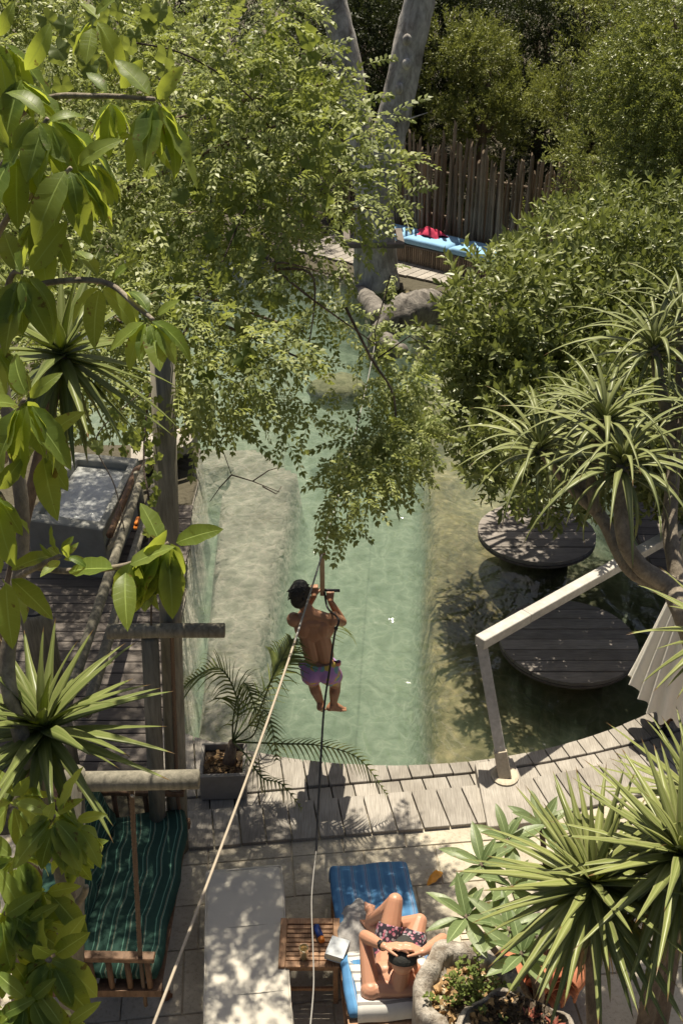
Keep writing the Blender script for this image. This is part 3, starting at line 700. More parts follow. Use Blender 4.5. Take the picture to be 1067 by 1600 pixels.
# ================================================================== HOT TUB
tz = 0.70; c1, c2, c3, c4 = P(40, 812, tz), P(161, 828, tz), P(217, 716, tz), P(118, 706, tz)
tub = thing('hot_tub', ((c1.x+c3.x)/2, (c1.y+c3.y)/2, 0), 'grey concrete hot tub of pale water behind the pole railing', 'hot tub')
cen = (c1+c2+c3+c4)/4
def ring(s_, z): return [(cen.x+(c.x-cen.x)*s_, cen.y+(c.y-cen.y)*s_, z) for c in (c1, c2, c3, c4)]
mb = MB(); A = ring(1.0, 0.0)+ring(1.0, tz)+ring(0.80, tz)+ring(0.78, 0.30)
mb.add(A, [(i, (i+1) % 4, (i+1) % 4+4, i+4) for i in range(4)]+[(i+4, (i+1) % 4+4, (i+1) % 4+8, i+8) for i in range(4)]+[(i+8, (i+1) % 4+8, (i+1) % 4+12, i+12) for i in range(4)]+[(12, 13, 14, 15)])
obj('shell', mb, 'concrete', tub, bevel=0.012)
m, nt, b = mat('tub_water'); wv = coords(nt, 'World'); n1 = noise(nt, wv, 7, 4, .6, 1.2)
nt.links.new(ramp(nt, n1, [(0.3, (0.30, 0.31, 0.30)), (0.7, (0.42, 0.43, 0.42))]).outputs[0], b.inputs['Base Color']); b.inputs['Roughness'].default_value = 0.06
bump(nt, b, n1, 0.5, 0.03); M['tubwater'] = m
mb = MB(); mb.add(ring(0.798, 0.60), [(0, 1, 2, 3)]); obj('water', mb, 'tubwater', tub)
t1, t2 = P(166, 834, tz), P(203, 745, tz)
tr_ = obj('wood_trim', MB().tube(spline([t1+V((.04, 0, -.02)), t1.lerp(t2, .6)+V((.04, 0, -.02)), t2+V((.04, 0, -.02)), P(216, 733, tz), P(236, 727, tz)], 6), 0.045, 8), 'brownwood', tub, True)
s1, s2, s3, s4 = P(168, 850, .5), P(190, 832, .5), P(222, 742, .5), P(204, 748, .5)
mb = MB(); mb.prism([tuple(p.xy) for p in (s1, s2, s3, s4)], 0.40, 0.46); obj('side_shelf', mb, 'palewood', tub)
# far-left small stack of terracotta steps + orange towel on the shelf
mb = MB(); c_ = P(208, 820, .5)
mb.box(c_+V((0.10, 0, 0.0)), (0.16, 0.2, 0.04)); mb.box(c_+V((0.10, 0.02, 0.045)), (0.14, 0.17, 0.04))
tag(obj('folded_towel', mb, 'bottle_orange', pivot=c_, bevel=.012), 'small folded orange towel lying beside the hot tub between the poles', 'towel')
# boat prow moored past the post
pr = thing('wooden_boat', P(250, 720, WATER_Z), 'pale weathered boat prow poking out beside the tall log post', 'boat')
for k_, (dz, sh) in enumerate(((0.34, 0.0), (0.17, -0.10), (0.02, -0.22))):
    pts = [P(205, 728, dz), P(262, 712, dz), P(298, 700, dz), P(314, 680, dz+0.02)]
    up_ = [V((p.x+sh*(i == 3), p.y, p.z+(0.16 if i == 3 else 0.05 if i == 2 else 0))) for i, p in enumerate(pts)]
    mb = MB(); sp_ = spline(up_, 6)
    for i in range(len(sp_)-1): mb.beam(sp_[i], sp_[i+1]+(sp_[i+1]-sp_[i])*0.05, 0.05, 0.13)
    obj('strake', mb, 'deckdark' if k_ else 'deck', pr)
pts = [P(205, 728, .3), P(262, 712, .3), P(298, 700, .32), P(312, 678, .40), P(290, 668, .32), P(250, 674, .3), P(205, 684, .3)]
mb = MB(); mb.add([tuple(p) for p in pts]+[(p.x, p.y, p.z-0.06) for p in pts], [tuple(range(7))]+[(i, i+7, (i+1) % 7+7, (i+1) % 7) for i in range(7)]); obj('foredeck', mb, 'deck', pr)

# ================================================================== LOUNGERS
def lounger(origin, ang, prof, wid, L, cm, label, th=0.10, seed=1):
    """local: x across, y from head (0) to foot (L); prof(y) -> z of cushion centre"""
    t = thing('sun_lounger', origin, label, 'lounger', 'sun loungers on the stone paving')
    f = lambda x, y, z: rotz(V(origin)+V((x, y, z)), origin, ang)
    side = Matrix.Rotation(ang, 3, 'Z') @ V((1, 0, 0))
    pts = [f(0, y, prof(y)) for y in np.linspace(0, L, 34)]
    if cm == 'blue_stripe':
        pts += [f(0, L+0.05, prof(L)-0.02), f(0, L+0.09, prof(L)-0.06), f(0, L+0.11, prof(L)-0.12), f(0, L+0.115, prof(L)-0.2)]
    cushion(pts, wid, th, cm, 'cushion', t, seed=seed, wob=0.004, side=side)
    for sx in (-1, 1):
        x = sx*(wid/2-0.02); mb = MB(); mb.beam(f(x, 0.1, 0.27), f(x, L-0.02, 0.27), 0.035, 0.07); obj('side_rail', mb, 'teak', t, pivot=f(x, 0, .27))
        for y in (0.22, L-0.2):
            mb = MB(); mb.beam(f(x, y, 0), f(x, y, 0.26), 0.05, 0.06, (0, 1, 0)); obj('leg', mb, 'teak', t, pivot=f(x, y, 0))
    n = 13
    for i in range(n):
        y = -0.03+(L-0.02)*i/(n-1); z = prof(max(0, y))-th/2-0.014
        mb = MB(); mb.beam(f(-wid/2, y, z), f(wid/2, y, z), 0.07, 0.02); obj('slat', mb, 'teak', t, pivot=f(0, y, z))
    return t, f
o1 = P(383, 1640, 0.40); o1.z = 0
def prof_w(y): return 0.37+0.012*math.sin(y*3)
wlg, _ = lounger((-0.60, 3.95, 0), R(6), prof_w, 0.62, 1.78, 'white_cloth', 'sun lounger with off-white cushion in dappled shade beside the slatted side table', 0.10, 2)
for sx in (-1, 1):
    pts = [_(sx*0.300, y, prof_w(y)+0.043) for y in np.linspace(0.03, 1.75, 30)]
    obj('piping', MB().tube(pts, 0.006, 6), 'white_cloth', wlg, True)
obj('piping', MB().tube([_(x, 1.752, prof_w(1.75)+0.040) for x in np.linspace(-.30, .30, 12)], 0.006, 6), 'white_cloth', wlg, True)
for y in (0.62, 1.2):
    obj('seam', MB().tube([_(x, y, prof_w(y)+0.0505) for x in np.linspace(-.27, .27, 12)], 0.003, 5), 'white_cloth', wlg, True)
LB = V((0.36, 4.22, 0)); LA = R(5.2)
def prof_b(y):
    if y < 0.72: return 0.385+0.36*(1-sst(y/0.72))
    return 0.385-0.9*max(0, y-1.22)**2
def sst(t): t = max(0, min(1, t)); return t*(0.55+0.45*t) if t < 1 else 1
blg, fb = lounger(LB, LA, prof_b, 0.64, 1.52, 'blue_stripe', 'sun lounger with blue striped cushion that a man in dark shorts lies on', 0.09, 4)
hb = MB(); hb.beam(fb(-0.33, -0.06, 0.64), fb(0.33, -0.06, 0.64), 0.07, 0.05); obj('head_rail', hb, 'teak', blg, bevel=.006)
for sx in (-0.24, 0.24):
    hb = MB(); hb.beam(fb(sx, 0.02, 0.62), fb(sx, 0.25, 0.27), 0.03, 0.03); obj('back_stay', hb, 'teak', blg)
# striped towel over the backrest, grey towel heaped beside
tw = thing('striped_towel', fb(0, 0.3, 0.6), 'pale towel with grey stripes spread over the head of the blue lounger', 'towel')
vs, uv, fs = [], [], []
nu, nv_ = 16, 26
for j in range(nv_):
    y = -0.045+0.80*j/(nv_-1)
    for i in range(nu):
        x = -0.255+0.54*i/(nu-1); z = prof_b(max(y, 0))+0.064+0.006*math.sin(x*21+y*5)+0.004*math.sin(y*33)+(-0.10*max(0, -y)/0.05 if y < 0 else 0)
        vs.append(fb(x+0.01*math.sin(y*9), y, z)); uv.append((i/(nu-1), j/(nv_-1)))
for j in range(nv_-1):
    for i in range(nu-1): a_ = j*nu+i; fs.append((a_, a_+1, a_+nu+1, a_+nu))
mb = MB(); mb.add(vs, fs); o = obj('cloth', mb, 'towel_stripe', tw, True); ul = o.data.uv_layers.new(name='UVMap')
for lp in o.data.loops: ul.data[lp.index].uv = uv[lp.vertex_index]
o.modifiers.new('solid', 'SOLIDIFY').thickness = 0.012
def crumpled(name, cen, sx, sy, h, m, label, cat, seed, ang=0, lumps=7):
    rr = random.Random(seed); nu = 30; vs, fs = [], []
    ph = [(rr.uniform(2, 6), rr.uniform(-5, 5), rr.uniform(0, 6), rr.uniform(.4, 1)) for _ in range(lumps)]
    for j in range(nu):
        for i in range(nu):
            u, v = i/(nu-1)*2-1, j/(nu-1)*2-1; e = max(0, 1-(u*u+v*v)*0.75)
            z = e*h*(0.45+0.55*sum(abs(math.sin(a*u+b*v+c))*d for a, b, c, d in ph)/lumps*1.5)
            k_ = 1+0.18*math.sin(3*math.atan2(v, u)+seed)+0.08*math.sin(7*math.atan2(v, u))
            p = V((u*sx*k_, v*sy*k_, z)); vs.append(V(cen)+Matrix.Rotation(ang, 3, 'Z') @ p)
    for j in range(nu-1):
        for i in range(nu-1): a_ = j*nu+i; fs.append((a_, a_+1, a_+nu+1, a_+nu))
    mb = MB(); mb.add(vs, fs); o = obj(name, mb, m, None, True, pivot=cen); o.modifiers.new('solid', 'SOLIDIFY').thickness = 0.008
    return tag(o, label, cat)
gt = P(556, 1462, 0.44); crumpled('grey_towel', (gt.x, gt.y, 0.435), 0.12, 0.27, 0.075, 'towel', 'crumpled grey towel heaped on the blue lounger along the left of the man', 'towel', 4, 0.1)

# ================================================================== SIDE TABLE, GLASS, BOTTLE, BOOK
ta, tb, tc_, td = P(437, 1437, .45), P(527, 1434, .45), P(531, 1508, .45), P(440, 1511, .45)
tcn = (ta+tb+tc_+td)/4; TW, TD = 0.445, 0.42
st = thing('side_table', (tcn.x, tcn.y, 0), 'small square slatted teak side table between the two loungers', 'table')
def tbx(n_, c, s, bev=.003): obj(n_, MB().box((tcn.x+c[0], tcn.y+c[1], c[2]), s), 'teak', st, pivot=(tcn.x+c[0], tcn.y+c[1], c[2]), bevel=bev)
tbx('top_frame', (-TW/2+.025, 0, .44), (.05, TD, .024)); tbx('top_frame', (TW/2-.025, 0, .44), (.05, TD, .024))
tbx('top_frame', (0, -TD/2+.025, .439), (TW-.104, .05, .022)); tbx('top_frame', (0, TD/2-.025, .439), (TW-.104, .05, .022))
ns = 8
for i in range(ns):
    y = -TD/2+.055+(TD-.11)*(i+.5)/ns; tbx('slat', (0, y, .437), (TW-.104, (TD-.11)/ns-.007, .018))
tbx('apron', (0, -TD/2+.03, .40), (TW-.08, .02, .05)); tbx('apron', (0, TD/2-.03, .40), (TW-.08, .02, .05))
tbx('apron', (-TW/2+.03, 0, .40), (.02, TD-.1, .05)); tbx('apron', (TW/2-.03, 0, .40), (.02, TD-.1, .05))
for sx in (-1, 1):
    for sy in (-1, 1): tbx('leg', (sx*(TW/2-.03), sy*(TD/2-.03), .212), (.036, .036, .424))
    tbx('stretcher', (0, sx*(TD/2-.03), .16), (TW-.1, .02, .03))
m, nt, b = mat('amber_glass'); b.inputs['Base Color'].default_value = (0.80, 0.70, 0.35, 1); b.inputs['Roughness'].default_value = 0.05
b.inputs['Transmission Weight'].default_value = 0.75; b.inputs['IOR'].default_value = 1.4; M['glass'] = m
gp = P(475, 1496, .454); mb = MB()
n = 18; pr_ = [(0.0, 0.006), (0.026, 0.006), (0.030, 0.11), (0.033, 0.112), (0.033, 0.11), (0.030, 0.0), (0.0, 0.0)]
rows = [[gp+V((max(r, .001)*(1+0.05*(k % 2))*math.cos(2*math.pi*k/n), max(r, .001)*(1+0.05*(k % 2))*math.sin(2*math.pi*k/n), z)) for k in range(n)] for r, z in pr_]
mb.add([q for r in rows for q in r], [(i*n+k, i*n+(k+1) % n, (i+1)*n+(k+1) % n, (i+1)*n+k) for i in range(len(rows)-1) for k in range(n)])
gt_ = thing('drinking_glass', gp, 'ribbed amber drinking glass on the slatted side table', 'glass'); obj('tumbler', mb, 'glass', gt_, True)
bp0, bp1 = P(494, 1447, .48), P(503, 1470, .48); dv_ = (bp1-bp0).normalized()
bt = thing('lotion_bottle', (bp0+bp1)/2-V((0, 0, .028)), 'blue lotion bottle with orange cap lying on the side table', 'bottle')
L_ = 0.15; c0 = (bp0+bp1)/2-dv_*L_*0.5
obj('bottle', MB().tube([c0, c0+dv_*.01, c0+dv_*.07, c0+dv_*.105, c0+dv_*.112], [.018, .026, .027, .025, .02], 14), 'bottle_blue', bt, True)
obj('cap', MB().tube([c0+dv_*.112, c0+dv_*.116, c0+dv_*.145, c0+dv_*.15], [.020, .024, .024, .019], 14), 'bottle_orange', bt, True)
bk = thing('book', P(528, 1492, .47), 'thick paperback with pale cover on the corner of the side table', 'book')
bc = P(527, 1484, .50); rm = Euler((R(-10), R(3), R(-17))).to_matrix()
obj('pages', MB().box(bc, (0.128, 0.176, 0.042), rm), 'paper', bk, pivot=bc)
for dz in (-0.0235, 0.0235): obj('cover', MB().box(bc+rm @ V((0, 0.001, dz)), (0.136, 0.186, 0.004), rm), 'book', bk, pivot=bc)
obj('spine', MB().box(bc+rm @ V((-0.068, 0.001, 0)), (0.004, 0.186, 0.043), rm), 'book', bk, pivot=bc)
# fallen leaves on the paving
lf = blade('fallen_leaf', 0.2, 0.075, lambda t: math.sin(math.pi*min(1, t**0.8))**0.8+0.02, 8, 1.0, 0.35, 'yellow_leaf', 0.4)
tag(inst('fallen_leaf', lf, None, frame(P(690, 1362, .02), (-0.55, -0.6, 0.25), (0.2, 0, 1))), 'curled orange yellow fallen leaf on the sunny paving beside the blue lounger', 'leaf')
lf2 = blade('fallen_leaf', 0.12, 0.09, lambda t: math.sin(math.pi*min(1, t**0.8))**0.8+0.02, 6, 0.8, 0.3, 'brown_leaf', 0.4)
tag(inst('fallen_leaf', lf2, None, frame(P(255, 1565, .015), (0.4, 0.8, 0.12), (0, 0, 1))), 'brown fallen leaf on the shaded paving between swing bench and white lounger', 'leaf')

# ================================================================== PALE SLAT MAT, TERRACOTTA TILES
mt = thing('slatted_mat', P(735, 1470, 0.02), 'pale slatted wooden lounger end seen under the plumeria leaves', 'slatted mat')
ma = P(710, 1452, .22)
mb = MB(); mb.beam(ma, ma+V((0.02, -0.42, 0)), .06, .03); obj('frame_bar', mb, 'palewood', mt)
for i in range(7):
    a = ma+V((0.04, -0.02-i*0.055, 0)); mb = MB(); mb.beam(a, a+V((0.5, 0.03, 0)), .042, .02); obj('slat', mb, 'palewood', mt, pivot=a)
for dx, dy in ((0.02, -0.03), (0.02, -0.38), (0.5, -0.03), (0.5, -0.36)):
    mb = MB(); mb.beam(ma+V((dx, dy, -.22)), ma+V((dx, dy, -.014)), .04, .04, (0, 1, 0)); obj('leg', mb, 'palewood', mt)
tl0 = P(800, 1490, 0.45); tl = thing('tile_stack', (tl0.x, tl0.y, 0), 'stack of curved terracotta roof tiles behind the stump planter', 'tile stack')
ntile = 7; tm = MB()
for i in range(ntile):
    a = math.pi*i/(ntile-1); tm.v.append((0.09*math.cos(a), -0.2, 0.075*math.sin(a))); tm.v.append((0.11*math.cos(a), 0.2, 0.09*math.sin(a)))
for i in range(ntile-1): tm.f.append((i*2, i*2+1, i*2+3, i*2+2))
tme = tm.mesh('tile', True); tme.materials.append(M['terracotta']); r_ = random.Random(2)
for row in range(7):
    for k_ in range(3):
        o = inst('tile', tme, tl, Matrix.Translation((tl0.x-0.15+k_*0.235+0.02*row, tl0.y+r_.uniform(-.03, .03)-0.03*row, 0.03+row*0.075)) @ Euler((R(-14), r_.uniform(-.1, .1), R(-32)+r_.uniform(-.12, .12))).to_matrix().to_4x4())
        md = o.modifiers.new('solid', 'SOLIDIFY'); md.thickness = 0.014

# ================================================================== STUMP PLANTERS
def stump(cx, cy, zt, rx, ry, label, seed, depth=0.13, rim=0.74, fill='soil', fillm=None):
    rr = random.Random(seed); t = thing('stump_planter', (cx, cy, 0), label, 'planter', 'weathered hollow stump planters')
    n = 56; prof = [(0.92, 0.0, 0), (0.98, zt*0.35, 1), (1.0, zt*0.7, 1), (1.03, zt-0.06, 1), (0.99, zt, 1), (0.90, zt+0.012, 1), (rim, zt-0.01, 1), (rim*0.96, zt-depth*0.6, 1), (rim*0.85, zt-depth, 1), (0.02, zt-depth+.01, 0)]
    ph = [rr.uniform(0, 6) for _ in range(6)]; vs = []
    for r, z, _ in prof:
        for k_ in range(n):
            a = 2*math.pi*k_/n; w_ = 1+0.06*math.sin(2*a+ph[0])+0.045*math.sin(5*a+ph[1])+0.03*math.sin(9*a+ph[2]+z*3)+rr.uniform(-.014, .014)
            zz = z+(0.05*math.sin(a+ph[3])+0.02*math.sin(4*a+ph[4])+rr.uniform(-.012, .012) if z > zt*0.8 else 0)
            vs.append((cx+rx*r*w_*math.cos(a), cy+ry*r*w_*math.sin(a), zz))
    fs = [(i*n+k_, i*n+(k_+1) % n, (i+1)*n+(k_+1) % n, (i+1)*n+k_) for i in range(len(prof)-1) for k_ in range(n)]
    mb = MB(); mb.add(vs, fs); obj('trunk_shell', mb, 'stump', t, True)
    # fill as a lumpy mound
    mb = MB(); nu = 26; vs = [(cx, cy, zt-depth*0.15)]
    for j in range(1, 9):
        for k_ in range(nu):
            a = 2*math.pi*k_/nu; r = j/8*rim*0.97; vs.append((cx+rx*r*math.cos(a), cy+ry*r*math.sin(a), zt-depth*0.2-depth*0.45*(j/8)**2+rr.uniform(-.018, .018)))
    fs = [(0, 1+k_, 1+(k_+1) % nu) for k_ in range(nu)]+[(1+j*nu+k_, 1+(j+1)*nu+k_, 1+(j+1)*nu+(k_+1) % nu, 1+j*nu+(k_+1) % nu) for j in range(7) for k_ in range(nu)]
    mb.add(vs, fs); obj('soil', mb, fill, t, True)
    return t
s1c = P(738, 1552, 1.05); s1 = stump(s1c.x, s1c.y-0.02, 1.05, 0.37, 0.38, 'big hollow weathered stump planter with small green plant and dry litter', 5)
s2c = P(808, 1618, 1.12); s2 = stump(s2c.x, s2c.y, 1.12, 0.35, 0.33, 'dark topped stump planter with reddish succulents, nearest the bottom edge', 8, 0.05, 0.92, 'moss')
def scatter_mesh(cx, cy, z, r, n, size, mname, nm, parent, seed, zj=0.02, tall=0.3):
    rr = np.random.default_rng(seed); vs, fs, at_ = [], [], []
    for i in range(n):
        a, q = rr.uniform(0, 6.28), r*math.sqrt(rr.uniform()); L = size*rr.uniform(.6, 1.4); Wd = L*rr.uniform(.25, .5)
        d = V(rr.normal(size=3)); d.z = abs(d.z)*tall; d.normalize(); s_ = d.cross(V(rr.normal(size=3))).normalized()
        p = V((cx+q*math.cos(a), cy+q*math.sin(a), z+rr.uniform(0, zj))); o_ = len(vs); up = d.cross(s_)
        vs += [tuple(p), tuple(p+d*L*.5+s_*Wd+up*Wd*.3), tuple(p+d*L), tuple(p+d*L*.5-s_*Wd+up*Wd*.3)]; fs.append((o_, o_+1, o_+2, o_+3)); at_ += [rr.uniform()]*4
    o = obj(nm, np_mesh(nm, np.array(vs)-np.array(origin_of(parent)), np.array(fs), at_), mname, parent); o['kind'] = 'stuff'; return o
scatter_mesh(s1c.x-0.03, s1c.y-.02, 0.99, 0.24, 420, 0.05, 'dry_leaf', 'leaf_litter', s1, 3)
scatter_mesh(s1c.x-0.03, s1c.y-.02, 0.99, 0.24, 200, 0.035, 'paper', 'dry_chips', s1, 33)
scatter_mesh(s2c.x, s2c.y, 1.09, 0.28, 260, 0.05, 'dry_leaf', 'leaf_litter', s2, 4)
scatter_mesh(s2c.x, s2c.y, 1.09, 0.28, 500, 0.035, 'soil', 'root_fibre', s2, 5, 0.03, 1.0)
sl = blade('succulent_leaf', 0.11, 0.035, lambda t: math.sin(math.pi*(0.15+0.85*t)**0.9)+0.02, 6, -0.5, 0.3, 'red_succ', 0, 0.008)
for k_ in range(4):
    a = 6.28*k_/4+.4; cpos = V((s2c.x+0.14+0.10*math.cos(a), s2c.y+0.02+0.12*math.sin(a), 1.10))
    sp_ = thing('succulent', cpos, ['reddish spiky succulent at the right of the dark stump planter', 'reddish spiky succulent at the back of the dark stump planter', 'reddish spiky succulent at the middle of the dark stump planter', 'reddish spiky succulent at the front of the dark stump planter'][k_], 'succulent', 'reddish succulents in the stump planter')
    for j in range(9):
        b_ = j*2.4; inst('leaf', sl, sp_, frame(cpos, (math.cos(b_), math.sin(b_), 0.35+0.09*j), (0, 0, 1), 0.8-0.03*j))
sprig = thing('sprig_plant', (s1c.x+0.05, s1c.y, 0.97), 'small leafy green sprigs growing in the big hollow stump planter', 'plant')
vs, fs, at_ = [], [], []; rr = random.Random(11); stems = MB()
for k_ in range(26):
    b0 = V((s1c.x+rr.gauss(.07, .10), s1c.y+rr.gauss(0, .09), 0.98)); dd = V((rr.gauss(0.1, .35), rr.gauss(0.1, .35), 1)).normalized(); H_ = rr.uniform(.08, .26)
    stems.tube([b0, b0+dd*H_], 0.003, 4)
    for j in range(int(H_/0.013)):
        p = b0+dd*(0.02+j*0.013); a = j*2.4+k_; o_ = V((math.cos(a), math.sin(a), .5)).normalized(); s_ = o_.cross(V((0, 0, 1))).normalized(); L = rr.uniform(.03, .05); q = len(vs)
        vs += [p, p+o_*L*.55+s_*L*.32+V((0, 0, .004)), p+o_*L, p+o_*L*.55-s_*L*.32+V((0, 0, .004))]; fs.append((q, q+1, q+2, q+3)); at_ += [rr.random()]*4
obj('stems', stems, 'l_small', sprig)
o = obj('leaves', np_mesh('leaves', np.array([tuple(v) for v in vs])-np.array(sprig.location), np.array(fs), at_), 'l_small', sprig); o['kind'] = 'stuff'

# ================================================================== CLOSED PARASOL
pa0 = P(1036, 1143, 0.0); pal = thing('closed_parasol', pa0, 'closed off-white parasol with brown rib ends standing on the deck at the right edge', 'parasol')
axp = V((0.05, 0.03, 1)).normalized(); topp = pa0+axp*2.6
obj('pole', MB().tube([pa0, topp], 0.024, 12), 'brownwood', pal, True)
n = 140; rows = []
x_ = axp.orthogonal().normalized(); y_ = axp.cross(x_)
for j in range(15):
    s_ = j/14; h = 0.40+s_*2.05; r = 0.36*(1-s_)**0.8+0.03
    row_ = []
    for k_ in range(n):
        a = 2*math.pi*k_/n; pl = 1+0.11*(1-s_*0.6)*math.sin(a*15+0.9*math.sin(s_*4)+1.2*math.sin(a*2))+.07*math.sin(a*4)
        hh = h-(0.025*math.sin(a*15+1)+0.09*math.sin(a+2.2)-0.04*math.cos(3*a))*(1-s_)**2
        row_.append(pa0+axp*hh+(x_*math.cos(a)+y_*math.sin(a))*r*pl)
    rows.append(row_)
mb = MB(); mb.add([p for r in rows for p in r], [(j*n+k_, j*n+(k_+1) % n, (j+1)*n+(k_+1) % n, (j+1)*n+k_) for j in range(14) for k_ in range(n)])
obj('canopy', mb, 'parasol', pal, True)
for k_, (dx, dy) in enumerate(((-.05, -.03), (.0, -.06), (.05, -.02), (.02, .04))):
    mb = MB(); mb.tube([pa0+V((dx, dy, 0.10+0.03*k_)), pa0+axp*0.9+V((dx*1.6, dy*1.6, 0))], 0.014, 8); rib_ = obj('rib_end', mb, 'brownwood', pal, True)
    mb = MB(); mb.tube([pa0+V((dx, dy, 0.085+0.03*k_)), pa0+V((dx, dy, 0.10+0.03*k_))], 0.016, 8); obj('rib_cap', mb, 'steel', rib_, True)
mb = MB(); mb.lathe(pa0, [(0.09, 0.0), (0.09, 0.02), (0.03, 0.03), (0.03, 0.1)], 16); obj('foot', mb, 'black', pal)

# ================================================================== FAR BENCH, FENCE, CLOTH
bf0, bf1 = P(560, 362, .46), P(775, 412, .46); bd = (bf1-bf0).normalized(); bn = V((-bd.y, bd.x, 0)); bn = bn if bn.y > 0 else -bn
L_ = (bf1-bf0).length
bench = thing('built_in_bench', (bf0+bf1)/2-V((0, 0, .46)), 'long built-in bench of upright sticks with blue cushions before the stick fence', 'bench')
obj('seat_board', MB().beam(bf0+bn*.4+V((0, 0, -.06)), bf1+bn*.4+V((0, 0, -.06)), 0.8, 0.04), 'deckdark', bench)
ncu = 3
for i in range(ncu):
    a, b_ = bf0.lerp(bf1, i/ncu+0.004), bf0.lerp(bf1, (i+1)/ncu-0.004)
    cushion([a.lerp(b_, k_/10)+bn*.41+V((0, 0, 0.05)) for k_ in range(11)], 0.86, 0.16, 'bench_blue', 'cushion', bench, seed=i, wob=0.003, side=-bn)
pm = []
for v_ in range(4):
    mb = MB(); rr = random.Random(v_); mb.tube([(0, 0, 0), (rr.uniform(-.02, .02), rr.uniform(-.02, .02), .5), (0, 0, 1)], [1, 0.95, 0.85], 8)
    me = mb.mesh('pole', True); me.materials.append(M['pole']); pm.append(me)
rr = random.Random(12); s_ = 0.02
while s_ < L_:
    p = bf0+bd*s_+bn*0.02; inst('stick', pm[rr.randrange(4)], bench, Matrix.LocRotScale(V((p.x, p.y, 0)), Euler((0, 0, rr.uniform(0, 6))), V((.026, .026, .38)))); s_ += 0.062
crumpled('pink_cloth', bf0.lerp(bf1, 0.45)+bn*.5+V((0, 0, .13)), 0.36, 0.18, 0.22, 'pink', 'crumpled pink and red cloth left on the blue bench cushion', 'cloth', 6, math.atan2(bd.y, bd.x))
fa = bf0-bd*1.6+bn*1.0; fbp = bf1+bd*2.6+bn*1.0; LF = (fbp-fa).length
fence = thing('stick_fence', (fa+fbp)/2*1-V((0, 0, .46)), 'tall uneven fence of thin brown poles behind the blue bench', 'fence')
s_ = 0
while s_ < LF:
    for layer in range(2):
        rad_ = rr.uniform(.028, .05); h = rr.gauss(2.55, .16)+0.12*math.sin(s_*2.1) - (0.35 if layer else 0)
        p = fa+bd*(s_+rr.uniform(-.03, .03))+bn*(layer*0.1+rr.uniform(-.03, .03))
        inst('pole', pm[rr.randrange(4)], fence, Matrix.LocRotScale(V((p.x, p.y, -0.05)), Euler((rr.gauss(0, .02), rr.gauss(0.01, .03), rr.uniform(0, 6))), V((rad_, rad_, h))))
    s_ += rr.uniform(.075, .11)
for z in (0.9, 1.9):
    obj('cross_pole', MB().tube([fa+bn*.15+V((0, 0, z-.46)), fbp+bn*.15+V((0, 0, z-.46))], 0.03, 8), 'pole', fence)

# ================================================================== PEOPLE
def capsule(mb, a, b, r0, r1, n=12):
    a, b = V(a), V(b); t = (b-a); L = t.length; t = t.normalized() if L > 1e-6 else V((0, 0, 1))
    pts, rad = [], []
    for k in range(4): an = math.pi/2*k/4; pts.append(a-t*r0*math.cos(an)); rad.append(max(r0*math.sin(an), r0*.08))
    pts += [a, (a+b)/2, b]; rad += [r0, (r0+r1)/2, r1]
    for k in range(1, 5): an = math.pi/2*(1-k/4); pts.append(b+t*r1*math.cos(an)); rad.append(max(r1*math.sin(an), r1*.08))
    mb.tube(pts, rad, n)
def chain(mb, pts, rad, n=12):
    for i in range(len(pts)-1): capsule(mb, pts[i], pts[i+1], rad[i], rad[i+1], n)
def remesh(mb, voxel, smooth, name, cut=None):
    me = mb.mesh('tmp'); o = link(bpy.data.objects.new('tmp', me))
    md = o.modifiers.new('r', 'REMESH'); md.mode = 'VOXEL'; md.voxel_size = voxel; md.use_smooth_shade = True
    sm = o.modifiers.new('s', 'SMOOTH'); sm.factor = 0.5; sm.iterations = smooth
    dg = bpy.context.evaluated_depsgraph_get(); ev = o.evaluated_get(dg)
    nm = bpy.data.meshes.new_from_object(ev); nm.name = name; bpy.data.objects.remove(o)
    if cut:
        import bmesh
        bm = bmesh.new(); bm.from_mesh(nm)
        for co, no in cut: bmesh.ops.bisect_plane(bm, geom=bm.verts[:]+bm.edges[:]+bm.faces[:], plane_co=co, plane_no=no, clear_outer=True)
        bm.to_mesh(nm); bm.free()
    return nm
def hand(mb, wrist, fwd, back, ts, curl=(0.5, 0.6, 0.4), spread=0.0, scale=1.0, thumb_close=0.5):
    """palm + four unequal fingers + thumb leaving the side; back = normal of the back of the hand"""
    fwd = V(fwd).normalized(); back = V(back); back = (back-fwd*back.dot(fwd)).normalized(); side = fwd.cross(back).normalized()
    w_ = V(wrist); s = scale
    for i in range(4):
        off = (i-1.5)*0.0185*s
        capsule(mb, w_+side*off*0.6+fwd*0.012*s, w_+side*off+fwd*0.078*s, 0.0135*s, 0.0115*s, 8)
    for i, Ls in enumerate((0.90, 1.0, 0.95, 0.76)):
        i2 = i if ts > 0 else 3-i
        off = (1.5-i)*0.0195*s*ts; p = w_+side*off+fwd*0.080*s; d = (fwd+side*off*spread*10).normalized(); b = back
        for k, (L, r) in enumerate(((0.042, 0.0092), (0.027, 0.0083), (0.020, 0.0075))):
            ax = side; a = -curl[k]
            q = Matrix.Rotation(a, 3, ax); d = q @ d; nx_ = p+d*L*Ls*s; capsule(mb, p, nx_, r*s, r*0.93*s, 8); p = nx_
    p = w_+fwd*0.022*s+side*ts*0.026*s; d = (fwd*0.75+side*ts*0.75-back*0.25*thumb_close).normalized()
    for L, r in ((0.036, 0.0125), (0.030, 0.0105), (0.022, 0.0092)):
        nx_ = p+d*L*s; capsule(mb, p, nx_, r*s, r*.9*s, 8); p = nx_; d = (d-back*0.45*thumb_close+fwd*.15-side*ts*0.15*thumb_close).normalized()
